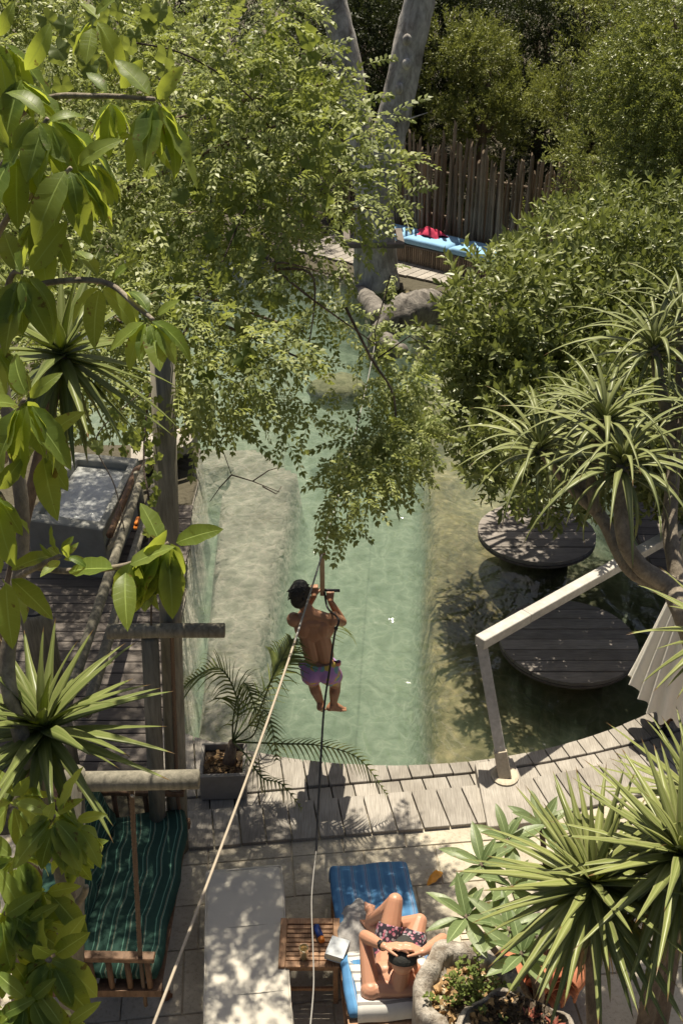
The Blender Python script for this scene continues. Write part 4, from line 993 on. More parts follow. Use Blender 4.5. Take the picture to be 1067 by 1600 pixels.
def foot(mb, ankle, fwd, up, s=1.0):
    fwd = V(fwd).normalized(); up = V(up); up = (up-fwd*up.dot(fwd)).normalized(); sd = fwd.cross(up); a = V(ankle)
    capsule(mb, a, a-up*0.045*s-fwd*0.035*s, 0.038*s, 0.034*s)
    capsule(mb, a-up*0.045*s-fwd*0.035*s, a-up*0.062*s+fwd*0.10*s, 0.030*s, 0.028*s)
    capsule(mb, a-up*0.01*s, a-up*0.055*s+fwd*0.09*s, 0.036*s, 0.028*s)
    for i in range(5):
        o_ = (i-2)*0.017*s; L = (0.052, 0.046, 0.041, 0.036, 0.030)[i]*s
        b0 = a-up*0.064*s+fwd*0.095*s+sd*o_*0.9; capsule(mb, b0, b0+fwd*L+sd*o_*.1, 0.0125*s if i == 0 else 0.0105*s, 0.010*s if i == 0 else 0.0078*s, 8)
def head(mb, c, fwd, up, s=1.0):
    fwd = V(fwd).normalized(); up = V(up); up = (up-fwd*up.dot(fwd)).normalized(); sd = fwd.cross(up); Rm = Matrix((sd, fwd, up)).transposed(); c = V(c)
    f = lambda x, y, z: c+Rm @ V((x*s, y*s, z*s))
    mb.ell(f(0, -0.008, 0.022), (0.076*s, 0.094*s, 0.088*s), Rm, 18, 12)
    mb.ell(f(0, 0.028, -0.045), (0.056*s, 0.062*s, 0.072*s), Rm, 14, 10)
    capsule(mb, f(0, 0.088, 0.0), f(0, 0.104, -0.032), 0.010*s, 0.014*s, 8)
    capsule(mb, f(-0.02, 0.082, -0.070), f(0.02, 0.082, -0.070), 0.010*s, 0.010*s, 8)
    capsule(mb, f(-0.035, 0.074, 0.022), f(0.035, 0.074, 0.022), 0.012*s, 0.012*s, 8)
    for q in (-1, 1):
        mb.ell(f(q*0.080, -0.008, -0.012), (0.011*s, 0.020*s, 0.032*s), Rm, 10, 7)
        mb.ell(f(q*0.032, 0.078, 0.004), (0.013*s, 0.010*s, 0.009*s), Rm, 8, 6)
    return f, Rm

# ---- rope line and T handle
YH = 7.56
stick_top, stick_bot = PY(504, 868, YH), PY(503, 930, YH)
bar_l, bar_r = PY(485, 921, YH), PY(531, 923, YH)
rope_start = PD(236, 1612, 3.25); far_anchor = PY(600, 455, 22.3)
zl = thing('zip_line', rope_start, 'pale zip line rope running from the lower left over the pool to the far trunk', 'rope')
mid = stick_top+V((0, 0, 0.03))
mb = MB(); p1 = [rope_start.lerp(mid, i/20)+V((0, 0, -0.10*math.sin(math.pi*i/20))) for i in range(14)]
mb.tube(p1, lerp_r(0.0058, 0.0085, 14), 8); obj('tan_rope', mb, 'rope_tan', zl, True)
p2 = [rope_start.lerp(mid, i/20)+V((0, 0, -0.10*math.sin(math.pi*i/20))) for i in range(13, 21)]+[mid.lerp(far_anchor, i/30)+V((0, 0, -0.35*math.sin(math.pi*i/30))) for i in range(1, 31)]
mb = MB(); mb.tube(p2, 0.0075, 7); obj('white_rope', mb, 'rope_white', zl, True)
hd = thing('trapeze_handle', stick_bot, 'wooden T handle with black grip bar that the swinging man holds', 'handle')
obj('stick', MB().box((stick_top+stick_bot)/2, (0.042, 0.03, (stick_top-stick_bot).length)), 'stick', hd, bevel=.004)
obj('grip_bar', MB().tube([bar_l, bar_r], 0.0145, 10), 'black', hd, True)
mb = MB(); mb.lathe(stick_top+V((0, 0, -0.01)), [(0.01, 0.0), (0.028, 0.005), (0.028, 0.04), (0.01, 0.05)], 12); obj('pulley', mb, 'brownwood', hd)
br_pts = spline([PY(507, 925, YH-.02), PY(512, 950, YH-.12), PY(529, 968, YH-.45), PY(523, 990, YH-.50), PY(516, 1040, YH-.52), PY(506, 1110, YH-.7), PY(499, 1230, YH-1.6), PY(494, 1330, 5.2)], 6)
rt = thing('trailing_rope', PY(486, 1612, 2.6), 'thin black and grey rope trailing down from the trapeze handle to the bottom edge', 'rope')
obj('black_rope', MB().tube(br_pts, 0.0095, 7), 'black', rt, True)
lw_pts = spline([br_pts[-1], PY(487, 1400, 4.4), PY(489, 1480, 3.7), PY(490, 1540, 3.1), PY(484, 1612, 2.5)], 6)
obj('grey_rope', MB().tube(lw_pts, 0.0036, 7), 'rope_white', rt, True)
kn = MB(); kn.ell(PY(525, 982, YH-.50), (.018, .018, .02), None, 8, 6); obj('knot', kn, 'black', rt, True)

# ---- man hanging from the handle, seen from behind
YS = 7.33
nk, shl, shr = PY(487, 955, YS+.01), PY(459, 968, YS), PY(521, 967, YS)
chest, waist, hip = PY(491, 985, YS+.03), PY(498, 1024, YS+.04), PY(500, 1042, YS+.05)
man = thing('person', PY(500, 1112, YS+.25), 'bare-backed man in purple patterned shorts hanging from the trapeze handle over the pool', 'person')
mb = MB()
hc = PY(470, 930, YS+.06)
hf, hR = head(mb, hc, (0.35, 0.93, -0.12), (-0.10, 0.1, 1), 1.02)
capsule(mb, nk-V((0, 0, .04)), hc+V((0.0, -.02, -.05)), 0.058, 0.052)
capsule(mb, shl.lerp(nk, .15)+V((0.02, 0, -.015)), nk-V((0, 0, .03)), 0.052, 0.055); capsule(mb, shr.lerp(nk, .15)+V((-.02, 0, -.015)), nk-V((0, 0, .03)), 0.052, 0.055)
mb.ell(chest+V((0.002, 0, 0.03)), (0.182, 0.100, 0.165), None, 18, 12); mb.ell(chest+V((-.002, -.01, 0.11)), (0.185, 0.085, 0.085), None, 18, 10)
mb.ell(chest+V((-.08, -.045, 0.06)), (0.075, 0.06, 0.11), None, 12, 9); mb.ell(chest+V((.08, -.045, 0.06)), (0.075, 0.06, 0.11), None, 12, 9)
capsule(mb, chest-V((.055, .005, .05)), waist-V((.055, -.005, 0)), 0.086, 0.083); capsule(mb, chest+V((.055, -.005, -.05)), waist+V((.055, .005, 0)), 0.086, 0.083)
mb.ell(hip, (0.158, 0.10, 0.10), None, 16, 10)
kn_l, kn_r = PY(489, 1066, YS+.31), PY(524, 1068, YS+.30)
an_l, an_r = PY(501, 1098, YS+.30), PY(521, 1099, YS+.27)
hp_l, hp_r = hip+V((-.078, 0, -.04)), hip+V((.078, 0, -.04))
mb.ell(hp_l+V((0.01, -.045, 0)), (.085, .085, .09)); mb.ell(hp_r+V((-.01, -.045, 0)), (.085, .085, .09))
chain(mb, [hp_l, hp_l.lerp(kn_l, .5), kn_l], [0.086, 0.075, 0.056]); chain(mb, [hp_r, hp_r.lerp(kn_r, .5), kn_r], [0.086, 0.075, 0.056])
chain(mb, [kn_l, kn_l.lerp(an_l, .35)+V((0, -.018, 0)), an_l], [0.053, 0.054, 0.034]); chain(mb, [kn_r, kn_r.lerp(an_r, .35)+V((0, -.018, 0)), an_r], [0.053, 0.054, 0.034])
foot(mb, an_l, (0.15, 0.75, -0.65), (0, 0.5, 0.6)); foot(mb, an_r, (0.92, 0.30, -0.22), (0.1, 0.3, 0.9))
el_r = PY(535, 972, YS+.20); wr_r = PY(516, 939, YH-.05); el_l = PY(462, 975, YS+.24); wr_l = PY(491, 931, YH-.05)
mb.ell(shl, (.064, .064, .068)); mb.ell(shr, (.064, .064, .068))
chain(mb, [shr, shr.lerp(el_r, .5), el_r], [0.058, 0.052, 0.041]); chain(mb, [el_r, el_r.lerp(wr_r, .3), wr_r], [0.040, 0.040, 0.026])
chain(mb, [shl, shl.lerp(el_l, .5), el_l], [0.054, 0.048, 0.038]); chain(mb, [el_l, el_l.lerp(wr_l, .3), wr_l], [0.040, 0.040, 0.026])
for wr, bx, ts in ((wr_r, 0.0, -1), (wr_l, 0.0, 1)):
    hand(mb, wr, (0, 0.35, 0.93), (0, -0.93, 0.35), ts, (1.15, 1.3, 1.0), 0, 0.95, 1.6)
obj('body', remesh(mb, 0.0055, 2, 'body'), 'skin_tan', man).data.transform(Matrix.Translation(-V(man.location)))
mb = MB()
mb.ell(hip+V((0, 0, .0)), (0.176, 0.125, 0.115), None, 18, 12)
mb.ell(hp_l+V((0.01, -.045, -.0)), (.100, .10, .105)); mb.ell(hp_r+V((-.01, -.045, -.0)), (.100, .10, .105))
capsule(mb, hp_l, hp_l.lerp(kn_l, .50), 0.104, 0.104); capsule(mb, hp_r, hp_r.lerp(kn_r, .50), 0.104, 0.104)
mb.ell(hip+V((-.17, -.02, .05)), (.03, .03, .05)); mb.ell(hip+V((.165, -.02, .07)), (.03, .03, .05))
dl = (kn_l-hp_l).normalized()
sme = remesh(mb, 0.008, 3, 'shorts', [(hip+V((0, 0, 0.075)), V((0, 0, 1))), (hp_l.lerp(kn_l, .46), (dl+V((0, -.3, 0))).normalized())])
o = obj('shorts', sme, 'shorts_purple', man); o.data.transform(Matrix.Translation(-V(man.location))); o.modifiers.new('solid', 'SOLIDIFY').thickness = 0.006
mb = MB()
mb.ell(hf(0, -.018, .040), (.091, .108, .096), hR, 18, 12); mb.ell(hf(0, -.055, -.025), (.075, .06, .075), hR); mb.ell(hf(-.02, .05, .075), (.07, .06, .045), hR)
rr = random.Random(4)
for i in range(90):
    a = rr.uniform(0, 6.28); e = rr.uniform(-.5, 1.3); p = hf(.085*math.cos(a)*math.cos(e), -.018+.10*math.sin(a)*math.cos(e), .035+.09*math.sin(e))
    dn = (hR @ V((math.cos(a)*.8, math.sin(a)*.8-.3, -.35+rr.uniform(-.3, .5)))).normalized(); capsule(mb, p, p+dn*rr.uniform(.015, .035), .009, .003, 6)
for i in range(9):
    p = hf(-.075, .05-.012*i, .06); capsule(mb, p, p+hR @ V((-.035, .015, -.06-.004*i)), .010, .004, 6)
o = obj('hair', remesh(mb, 0.0055, 1, 'hair'), 'hair', man); o.data.transform(Matrix.Translation(-V(man.location)))

# ---- man reclining on the blue lounger, seen from above behind
m2 = thing('person', V((0.39, 4.72, 0.45)), 'sunbathing man in dark floral shorts and charcoal cap, hands clasped on his head', 'person')
mb = MB()
sl_, sr_ = V((0.195, 4.335, 0.80)), V((0.535, 4.335, 0.80)); nk2 = V((0.375, 4.33, 0.855)); hpc = V((0.39, 4.76, 0.545))
h2 = V((0.405, 4.40, 1.015)); hf2, hR2 = head(mb, h2, (0.12, 0.92, -0.30), (0.04, 0.3, 1), 1.1)
capsule(mb, nk2-V((0, 0, .05)), h2-V((0, 0.02, .05)), 0.060, 0.055)
capsule(mb, sl_.lerp(nk2, .2), nk2-V((0, 0, .04)), .055, .06); capsule(mb, sr_.lerp(nk2, .2), nk2-V((0, 0, .04)), .055, .06)
ax = (nk2-hpc).normalized(); rt_ = V((1, 0, 0)); nf = rt_.cross(ax).normalized(); Rt = Matrix((rt_, -nf, ax)).transposed()
ch2 = hpc.lerp(nk2, .68)
mb.ell(ch2, (0.185, 0.112, 0.17), Rt, 18, 12)
capsule(mb, ch2+V((-.06, 0, -.02)), hpc+V((-.06, 0, .02)), .098, .096); capsule(mb, ch2+V((.06, 0, -.02)), hpc+V((.06, 0, .02)), .098, .096)
mb.ell(ch2-nf*.07+V((-.08, 0, .0))+ax*.04, (.085, .05, .075), Rt); mb.ell(ch2-nf*.07+V((.08, 0, .0))+ax*.04, (.085, .05, .075), Rt)
mb.ell(hpc, (.17, .11, .11), Rt)
hl2, hr2 = hpc+V((-.085, 0.0, 0)), hpc+V((.085, 0.0, 0))
kl, kr = PY(617, 1408, 5.03), P(655, 1440, .66)
al, ar = P(578, 1438, .53), V((0.27, 5.03, 0.53))
chain(mb, [hl2, hl2.lerp(kl, .5), kl], [.092, .080, .058]); chain(mb, [hr2, hr2.lerp(kr, .5), kr], [.092, .080, .058])
chain(mb, [kl, kl.lerp(al, .35)+V((0, -.015, -.01)), al], [.056, .056, .036]); chain(mb, [kr, kr.lerp(ar, .35), ar], [.056, .056, .036])
foot(mb, al, (0.02, 0.85, 0.35), (0, -0.3, 0.9)); foot(mb, ar, (-0.5, 0.75, 0.1), (0.1, 0.2, 0.9))
el2, er2 = PY(570, 1463, 4.62), V((0.69, 4.60, 0.97))
wl2, wr2 = hf2(-.112, -.040, .112), hf2(.118, -.045, .108)
mb.ell(sl_, (.07, .07, .07)); mb.ell(sr_, (.07, .07, .07))
chain(mb, [sl_, sl_.lerp(el2, .5), el2], [.060, .053, .041]); chain(mb, [el2, el2.lerp(wl2, .3), wl2], [.043, .043, .027])
chain(mb, [sr_, sr_.lerp(er2, .5), er2], [.060, .053, .041]); chain(mb, [er2, er2.lerp(wr2, .3), wr2], [.043, .043, .027])
hand(mb, wl2, hR2 @ V((0.97, -.06, 0.22)), hR2 @ V((-.2, 0, 1)), 1, (.22, .28, .22), .3, 1.05, .3)
hand(mb, wr2, hR2 @ V((-0.97, .0, .34)), hR2 @ V((.3, 0, 1)), -1, (.28, .3, .25), .3, 1.05, .3)
obj('body', remesh(mb, 0.005, 2, 'body'), 'skin_red', m2).data.transform(Matrix.Translation(-V(m2.location)))
mb = MB()
mb.ell(hpc, (.19, .13, .13), Rt); capsule(mb, hl2, hl2.lerp(kl, .50), .112, .098); capsule(mb, hr2, hr2.lerp(kr, .50), .112, .098)
sme = remesh(mb, .008, 2, 'shorts', [(hpc+ax*.10, ax), (hl2.lerp(kl, .60), ((kl-hl2).normalized()+(kr-hr2).normalized()*.2).normalized())])
o = obj('shorts', sme, 'shorts_dark', m2); o.data.transform(Matrix.Translation(-V(m2.location))); o.modifiers.new('solid', 'SOLIDIFY').thickness = 0.006
mb = MB(); mb.ell(hf2(0, -.006, .040), (.098, .118, .097), hR2, 18, 12)
o = obj('cap', remesh(mb, .006, 1, 'cap', [(hf2(0, 0, .012), hR2 @ V((0, -.25, -1)))]), 'cap', m2); o.data.transform(Matrix.Translation(-V(m2.location)))
o.modifiers.new('solid', 'SOLIDIFY').thickness = 0.005; cap_o = o
mb = MB(); vs = []
for j in range(6):
    for i in range(13):
        a = math.pi*(0.08+0.84*i/12); e = 1+1.15*j/5*math.sin(a)**.7; vs.append(hf2(.088*math.cos(a)*(1+.08*j/5), .010+.102*math.sin(a)*e, .035-.02*(j/5)**2-.018*math.cos(a)**2))
mb.add(vs, [(j*13+i, j*13+i+1, j*13+i+14, j*13+i+13) for j in range(5) for i in range(12)])
o = obj('cap_brim', mb, 'cap', cap_o, True); o.modifiers.new('solid', 'SOLIDIFY').thickness = 0.006
mb = MB(); d_ = (wl2-el2).normalized(); mb.tube([wl2-d_*.035, wl2-d_*.012], .033, 14); wst = obj('watch_strap', mb, 'black', m2, True)
up_ = V((-.2, -.3, 1)); up_ = (up_-d_*up_.dot(d_)).normalized(); mb = MB(); mb.box(wl2-d_*.024+up_*.034, (.032, .036, .010), basis(d_, up_)); obj('watch_face', mb, 'black', wst, bevel=.004)

# ================================================================== FOLIAGE
def leaf_poly(L, W, fold=0.25, pts=4, wmax=0.5):
    """small folded leaf: verts along +Y, two triangles/quads"""
    if pts == 4:
        return [(0, 0, 0), (W/2, L*wmax, W*fold), (0, L, -L*0.06), (-W/2, L*wmax, W*fold)], [(0, 1, 2, 3)]
    return ([(0, 0, 0), (W*.36, L*(wmax-.25), W*fold*.7), (W*.5, L*(wmax+.1), W*fold), (0, L, -L*.1), (-W*.5, L*(wmax+.1), W*fold), (-W*.36, L*(wmax-.25), W*fold*.7), (0, L*(wmax+.05), 0)],
            [(0, 1, 2, 6), (6, 2, 3, 3), (6, 3, 4, 4), (0, 6, 4, 5)])
def put(vs, fs, lv, lf, m4):
    o = len(vs); vs += [tuple(m4 @ V(p)) for p in lv]
    for f in lf: fs.append(tuple(o+i for i in (f if len(f) == 4 else f+(f[-1],))))
def t_pinnate(rr, npair=6, L=0.27, ll=0.072, lw=0.030):
    vs, fs = [], []; z = lambda s: -0.35*L*s*s
    for i in range(npair):
        s = 0.15+0.85*i/(npair-1); p = V((0, L*s, z(s)))
        for q in (-1, 1):
            a = R(58-20*s+rr.uniform(-10, 10)); d = V((q*math.sin(a), math.cos(a), -0.25+rr.uniform(-.25, .2))); lv, lf = leaf_poly(ll*rr.uniform(.8, 1.1)*(1-.25*s), lw, .25)
            put(vs, fs, lv, lf, frame(p, d, (rr.uniform(-.3, .3), -.1, 1)))
    lv, lf = leaf_poly(ll, lw); put(vs, fs, lv, lf, frame((0, L, z(1)), (0, 1, -.5), (0, 0, 1)))
    o = len(vs); w_ = .0022
    vs += [(-w_, 0, 0), (w_, 0, 0), (w_, L*.5, z(.5)), (-w_, L*.5, z(.5)), (w_, L, z(1)), (-w_, L, z(1))]; fs += [(o, o+1, o+2, o+3), (o+3, o+2, o+4, o+5)]
    return np.array(vs), np.array(fs)
def t_twig(rr, n=9, ll=0.10, lw=0.042, L=0.16):
    vs, fs = [], []
    for i in range(n):
        s = i/(n-1); a = i*2.4+rr.uniform(-.4, .4); el = 0.15+0.9*s; d = V((math.cos(a)*math.cos(el), math.sin(el)*0.9+.15, math.sin(a)*math.cos(el)))
        lv, lf = leaf_poly(ll*rr.uniform(.75, 1.15), lw*rr.uniform(.85, 1.1), .28, 6, .5)
        put(vs, fs, lv, lf, frame((0, L*s, 0), d, V((0, .6, 0))+V((rr.uniform(-.3, .3), 0, rr.uniform(-.3, .3))+() if False else (rr.uniform(-.3, .3), .4, rr.uniform(-.3, .3)))))
    return np.array(vs), np.array(fs)
def t_fine(rr, n=26, L=0.42, ll=0.13, lw=0.03):
    vs, fs = [], []
    for i in range(n):
        s = i/n; a = rr.uniform(0, 6.28); d = V((math.cos(a)*.8, .75, math.sin(a)*.8)); lv, lf = leaf_poly(ll*rr.uniform(.6, 1.2)*(1.15-.5*s), lw, .2)
        put(vs, fs, lv, lf, frame((rr.gauss(0, .02), L*s, rr.gauss(0, .02)-.15*L*s*s), d, (rr.uniform(-1, 1), rr.uniform(-1, 1), 1)))
    return np.array(vs), np.array(fs)
tr_ = random.Random(21)
T_PIN = [t_pinnate(tr_) for _ in range(5)]; T_TWIG = [t_twig(tr_) for _ in range(5)]
T_BUSH = [t_twig(tr_, 11, .062, .026, .15) for _ in range(4)]; T_FINE = [t_fine(tr_, 20, .36, .12, .032) for _ in range(4)]
def mass(pos, ax, up, scale, templates, seed, bright=None):
    """arrays of sprays -> vertex, quad and per-leaf random arrays"""
    rg = np.random.default_rng(seed); n = len(pos); ax = ax/np.linalg.norm(ax, axis=1, keepdims=True)
    up = up-ax*np.sum(up*ax, 1, keepdims=True); up /= np.linalg.norm(up, axis=1, keepdims=True)+1e-9; xs = np.cross(ax, up)
    Rm = np.stack([xs, ax, up], -1); which = rg.integers(0, len(templates), n); VV, FF, AA = [], [], []; off = 0
    for k, (tv, tf) in enumerate(templates):
        idx = np.where(which == k)[0]
        if not len(idx): continue
        v = np.einsum('nij,mj->nmi', Rm[idx], tv)*scale[idx, None, None]+pos[idx, None, :]
        f = tf[None]+(np.arange(len(idx))*len(tv))[:, None, None]+off
        leaf_id = np.arange(len(tv)); base = rg.uniform(0, 1, len(idx))
        a = 0.65*base[:, None]+0.35*rg.uniform(0, 1, (len(idx), (len(tv)+3)//4)).repeat(4, 1)[:, :len(tv)]
        VV.append(v.reshape(-1, 3)); FF.append(f.reshape(-1, tf.shape[1])); AA.append(a.ravel()); off += v.shape[0]*v.shape[1]
    return np.concatenate(VV), np.concatenate(FF), np.concatenate(AA)
def tri_safe(name, v, f, a):
    """quads whose last two indices match become triangles"""
    deg = f[:, 2] == f[:, 3]
    if not deg.any(): return np_mesh(name, v, f, a)
    q, t = f[~deg], f[deg][:, :3]
    me = bpy.data.meshes.new(name); me.vertices.add(len(v)); me.vertices.foreach_set('co', v.astype(np.float32).ravel())
    li = np.concatenate([q.ravel(), t.ravel()]).astype(np.int32); me.loops.add(len(li)); me.loops.foreach_set('vertex_index', li)
    st_ = np.concatenate([np.arange(len(q))*4, len(q)*4+np.arange(len(t))*3]).astype(np.int32)
    me.polygons.add(len(st_)); me.polygons.foreach_set('loop_start', st_); me.update(calc_edges=True)
    at = me.attributes.new('rnd', 'FLOAT', 'POINT'); at.data.foreach_set('value', a.astype(np.float32)); return me
def clump_sprays(clumps, dens, seed, droop=0.3, inner=0.55, out=1.0, up_bias=0.0, squash=0.8):
    rg = np.random.default_rng(seed); PP, AX = [], []
    for (c, r) in clumps:
        n = max(4, int(dens*r*r)); d = rg.normal(size=(n, 3)); d /= np.linalg.norm(d, axis=1, keepdims=True)
        rad = r*(inner+(1-inner)*rg.uniform(0, 1, (n, 1))**0.6)*(1+0.15*np.sin(d[:, :1]*5+seed)*np.cos(d[:, 1:2]*4))
        PP.append(np.array(c)[None]+d*rad*np.array([1, 1, squash])); AX.append(d*out+rg.normal(size=(n, 3))*0.45+np.array([0.03, -0.22, -droop+up_bias]))
    P_, A_ = np.concatenate(PP), np.concatenate(AX); up = rg.normal(size=P_.shape)*0.40+np.array([0.08, -0.5, 1.0])
    return P_, A_, up
def leaves(name, parent, clumps, templates, m, dens, seed, scale=(0.8, 1.2), **k):
    p, a, u = clump_sprays(clumps, dens, seed, **k); rg = np.random.default_rng(seed+1); s = rg.uniform(*scale, len(p))
    v, f, at = mass(p, a, u, s, templates, seed+2)
    o = obj(name, tri_safe(name, v-np.array(origin_of(parent)), f, at), m, parent); o['kind'] = 'stuff'; return o
def limbs(parent, base, targets, r0, m='bark', name='limb', seed=1, bendz=0.3):
    rr = random.Random(seed)
    for t in targets:
        t = V(t); b = V(base); mid = b.lerp(t, .5)+V((rr.uniform(-.2, .2), rr.uniform(-.2, .2), bendz*rr.uniform(0, 1))); pts = spline([b, mid, t], 6)
        obj(name, MB().tube(pts, lerp_r(r0, r0*.25, len(pts)), 7), m, parent, True)

# ---------------- big pinnate-leaved tree at upper left
rr = random.Random(31)
base_t = V((-4.6, 9.6, 0)); pt = thing('feathery_tree', base_t, 'large tree with small feathery leaflets filling the upper left, overhanging the pool', 'tree')
cl = []
def inpoly(x, y):
    edge = np.interp(y, [-100, 0, 100, 200, 330, 400, 460, 560, 640], [395, 425, 490, 560, 570, 490, 440, 430, 430])
    return x < edge-30
for py in range(-110, 620, 78):
    for px in range(-40, 620, 78):
        x, y = px+rr.uniform(-25, 25), py+rr.uniform(-25, 25)
        if not inpoly(x, y) or (y > 600 and x < 230): continue
        dd = 10-(y+100)/700*3+rr.uniform(-.4, .4) if x < 350 else rr.uniform(7.4, 8.0)
        cl.append((PD(x, y, dd), rr.uniform(.36, .58)))
fringe = [(470, 560, 9.0, .22), (440, 610, 9.0, .24), (400, 590, 9.1, .26), (480, 620, 9.1, .16), (350, 600, 9.2, .26), (420, 650, 9.0, .15), (300, 600, 9.0, .2), (545, 500, 9.6, .25), (580, 520, 9.6, .2), (600, 560, 9.6, .2), (565, 555, 9.6, .18), (540, 600, 9.6, .16),
          (580, 325, 9.6, .22), (595, 270, 9.7, .24), (500, 400, 9.5, .24), (500, 480, 9.4, .3), (480, 520, 9.3, .25), (610, 430, 9.6, .12), (590, 200, 9.8, .25), (610, 240, 9.7, .18), (620, 310, 9.6, .16), (555, 120, 9.9, .2),
          (450, 680, 9.0, .10), (490, 655, 9.0, .12), (380, 640, 9.1, .15)]
cl += [(PD(x, y, (np.interp(y, [100, 350, 420, 560], [7.6, 7.7, 8.4, 8.6]) if x > 430 else d-1.9)), r*.84) for x, y, d, r in fringe]
for py in range(20, 470, 90):
    for px in range(-140, 215, 85): cl.append((PD(px+rr.uniform(-30, 30), py+rr.uniform(-30, 30), rr.uniform(11, 13.4)), rr.uniform(.5, .75)))
strand = [(620, 610, 9.6, .24), (655, 640, 9.6, .18), (640, 690, 9.6, .26), (600, 680, 9.6, .24), (560, 700, 9.6, .22), (610, 740, 9.6, .22), (650, 740, 9.6, .14), (575, 755, 9.6, .2), (535, 730, 9.6, .14), (525, 780, 9.6, .15), (560, 790, 9.6, .12), (520, 820, 9.6, .10), (540, 835, 9.6, .07), (670, 680, 9.6, .12), (640, 600, 9.6, .15)]
cl2 = [(PD(x, y-8, np.interp(y, [590, 840], [8.4, 7.5])), r*.66) for x, y, d, r in strand]
leaves('crown', pt, cl, T_PIN, 'l_pinnate', 315, 41, droop=0.12, inner=0.4, scale=(.70, 1.05))
leaves('hanging_spray', pt, cl2, T_PIN, 'l_pinnate', 2100, 45, droop=0.45, inner=0.1, scale=(.65, 1.0))
trunk_top = V((-3.4, 9.2, 4.4))
obj('trunk', MB().tube(spline([base_t, (-4.5, 9.5, 1.6), (-4.0, 9.3, 3.0), trunk_top], 5), lerp_r(.2, .12, 16), 12, True, .04), 'bark', pt, True)
rr2 = random.Random(5); limbs(pt, trunk_top, [cl[i][0] for i in rr2.sample(range(len(cl)), 14)], .035, 'bark', 'limb', 3)
limbs(pt, PD(430, 420, 7.6), [PD(590, 540, 7.9), PD(520, 430, 7.6), PD(480, 560, 7.6)], .013, 'bark', 'branch', 4)
sp_ = spline([PD(540, 480, 7.9), PD(580, 560, 8), PD(615, 620, 8.05), PD(610, 700, 8.05), PD(560, 740, 8.05), PD(530, 800, 8.05)], 5); obj('branch', MB().tube(sp_, lerp_r(.012, .003, len(sp_)), 6), 'bark', pt, True)
for pts in ([(325, 620), (340, 680), (362, 742)], [(362, 742), (345, 760), (328, 784)], [(362, 742), (395, 752), (437, 769)], [(395, 752), (420, 735), (445, 728)], [(345, 690), (365, 660), (385, 640)], [(410, 760), (432, 772), (440, 760)], [(560, 640), (556, 690)], [(590, 560), (640, 525), (670, 545)], [(610, 430), (585, 520), (590, 560)]):
    obj('bare_twig', MB().tube([PD(x, y, 9.1 if x < 500 else 8.05) for x, y in pts], lerp_r(.007, .003, len(pts)), 5), 'twig', pt, True)

# ---------------- climbing vine with broad lobed leaves
lob = MB(); nl = 24
lob.v.append((0, 0.45, -.03))
for i in range(nl):
    a = 2*math.pi*i/nl-math.pi/2; r = 0.46+0.055*math.cos(5*(a-math.pi/2))-(.28 if i == 0 else .1 if i in (1, nl-1) else 0)+(0.025 if i % 2 else -.015)
    lob.v.append((r*math.cos(a), .45+r*math.sin(a), .07*math.cos(2*a)+.05*math.sin(5*a)-.06*max(0, math.sin(a))))
lob.f = [(0, 1+i, 1+(i+1) % nl) for i in range(nl)]
vme = lob.mesh('leaf', True); vme.materials.append(M['l_vine'])
vine = thing('climbing_vine', V((-1.75, 7.0, 0)), 'climbing vine with broad lobed leaves winding up the log post into the tree', 'vine')
spots = []
rr = random.Random(8)
for _ in range(46): spots.append((rr.uniform(230, 520), rr.uniform(150, 470), 7.4, .13))
for _ in range(26): spots.append((rr.uniform(60, 260), rr.uniform(0, 120), 7.0, .15))
for _ in range(22): spots.append((rr.uniform(400, 500), rr.uniform(10, 150), 7.6, .14))
spots += [(372, 490, 7.4, .17), (380, 515, 7.4, .18), (372, 540, 7.4, .19), (375, 565, 7.4, .15), (260, 470, 7, .19), (255, 520, 7, .17), (320, 570, 7.2, .14), (500, 230, 8, .15)]
for i in range(26): spots.append((232+rr.uniform(-12, 18), 600+i*9, 6.6, .075))
for i in range(16): spots.append((rr.uniform(90, 230), rr.uniform(600, 700), 6.6, .09))
for x, y, d, s in spots:
    dv2 = V((rr.uniform(-.7, .7), rr.uniform(-.6, .3), -.8)); inst('leaf', vme, vine, frame(PD(x, y, d+rr.uniform(-.3, .3)), dv2, (rr.uniform(-.5, .5), -.8, .7), s*rr.uniform(.8, 1.15)))
st_ = spline([(-1.75, 7.0, 0), (-1.6, 6.6, 1.2), PD(236, 830, 6.7), PD(225, 720, 6.6), PD(240, 600, 6.8), PD(300, 500, 7.2), PD(360, 380, 7.4), PD(420, 200, 7.5), PD(300, 90, 7.2), PD(150, 60, 7.0)], 8)
obj('stem', MB().tube(st_, .007, 5), 'twig', vine, True)
st_ = spline([PD(240, 600, 6.8), PD(190, 640, 6.6), PD(150, 690, 6.6), PD(180, 760, 6.6), PD(195, 830, 6.6)], 6); obj('stem', MB().tube(st_, .004, 5), 'twig', vine, True)

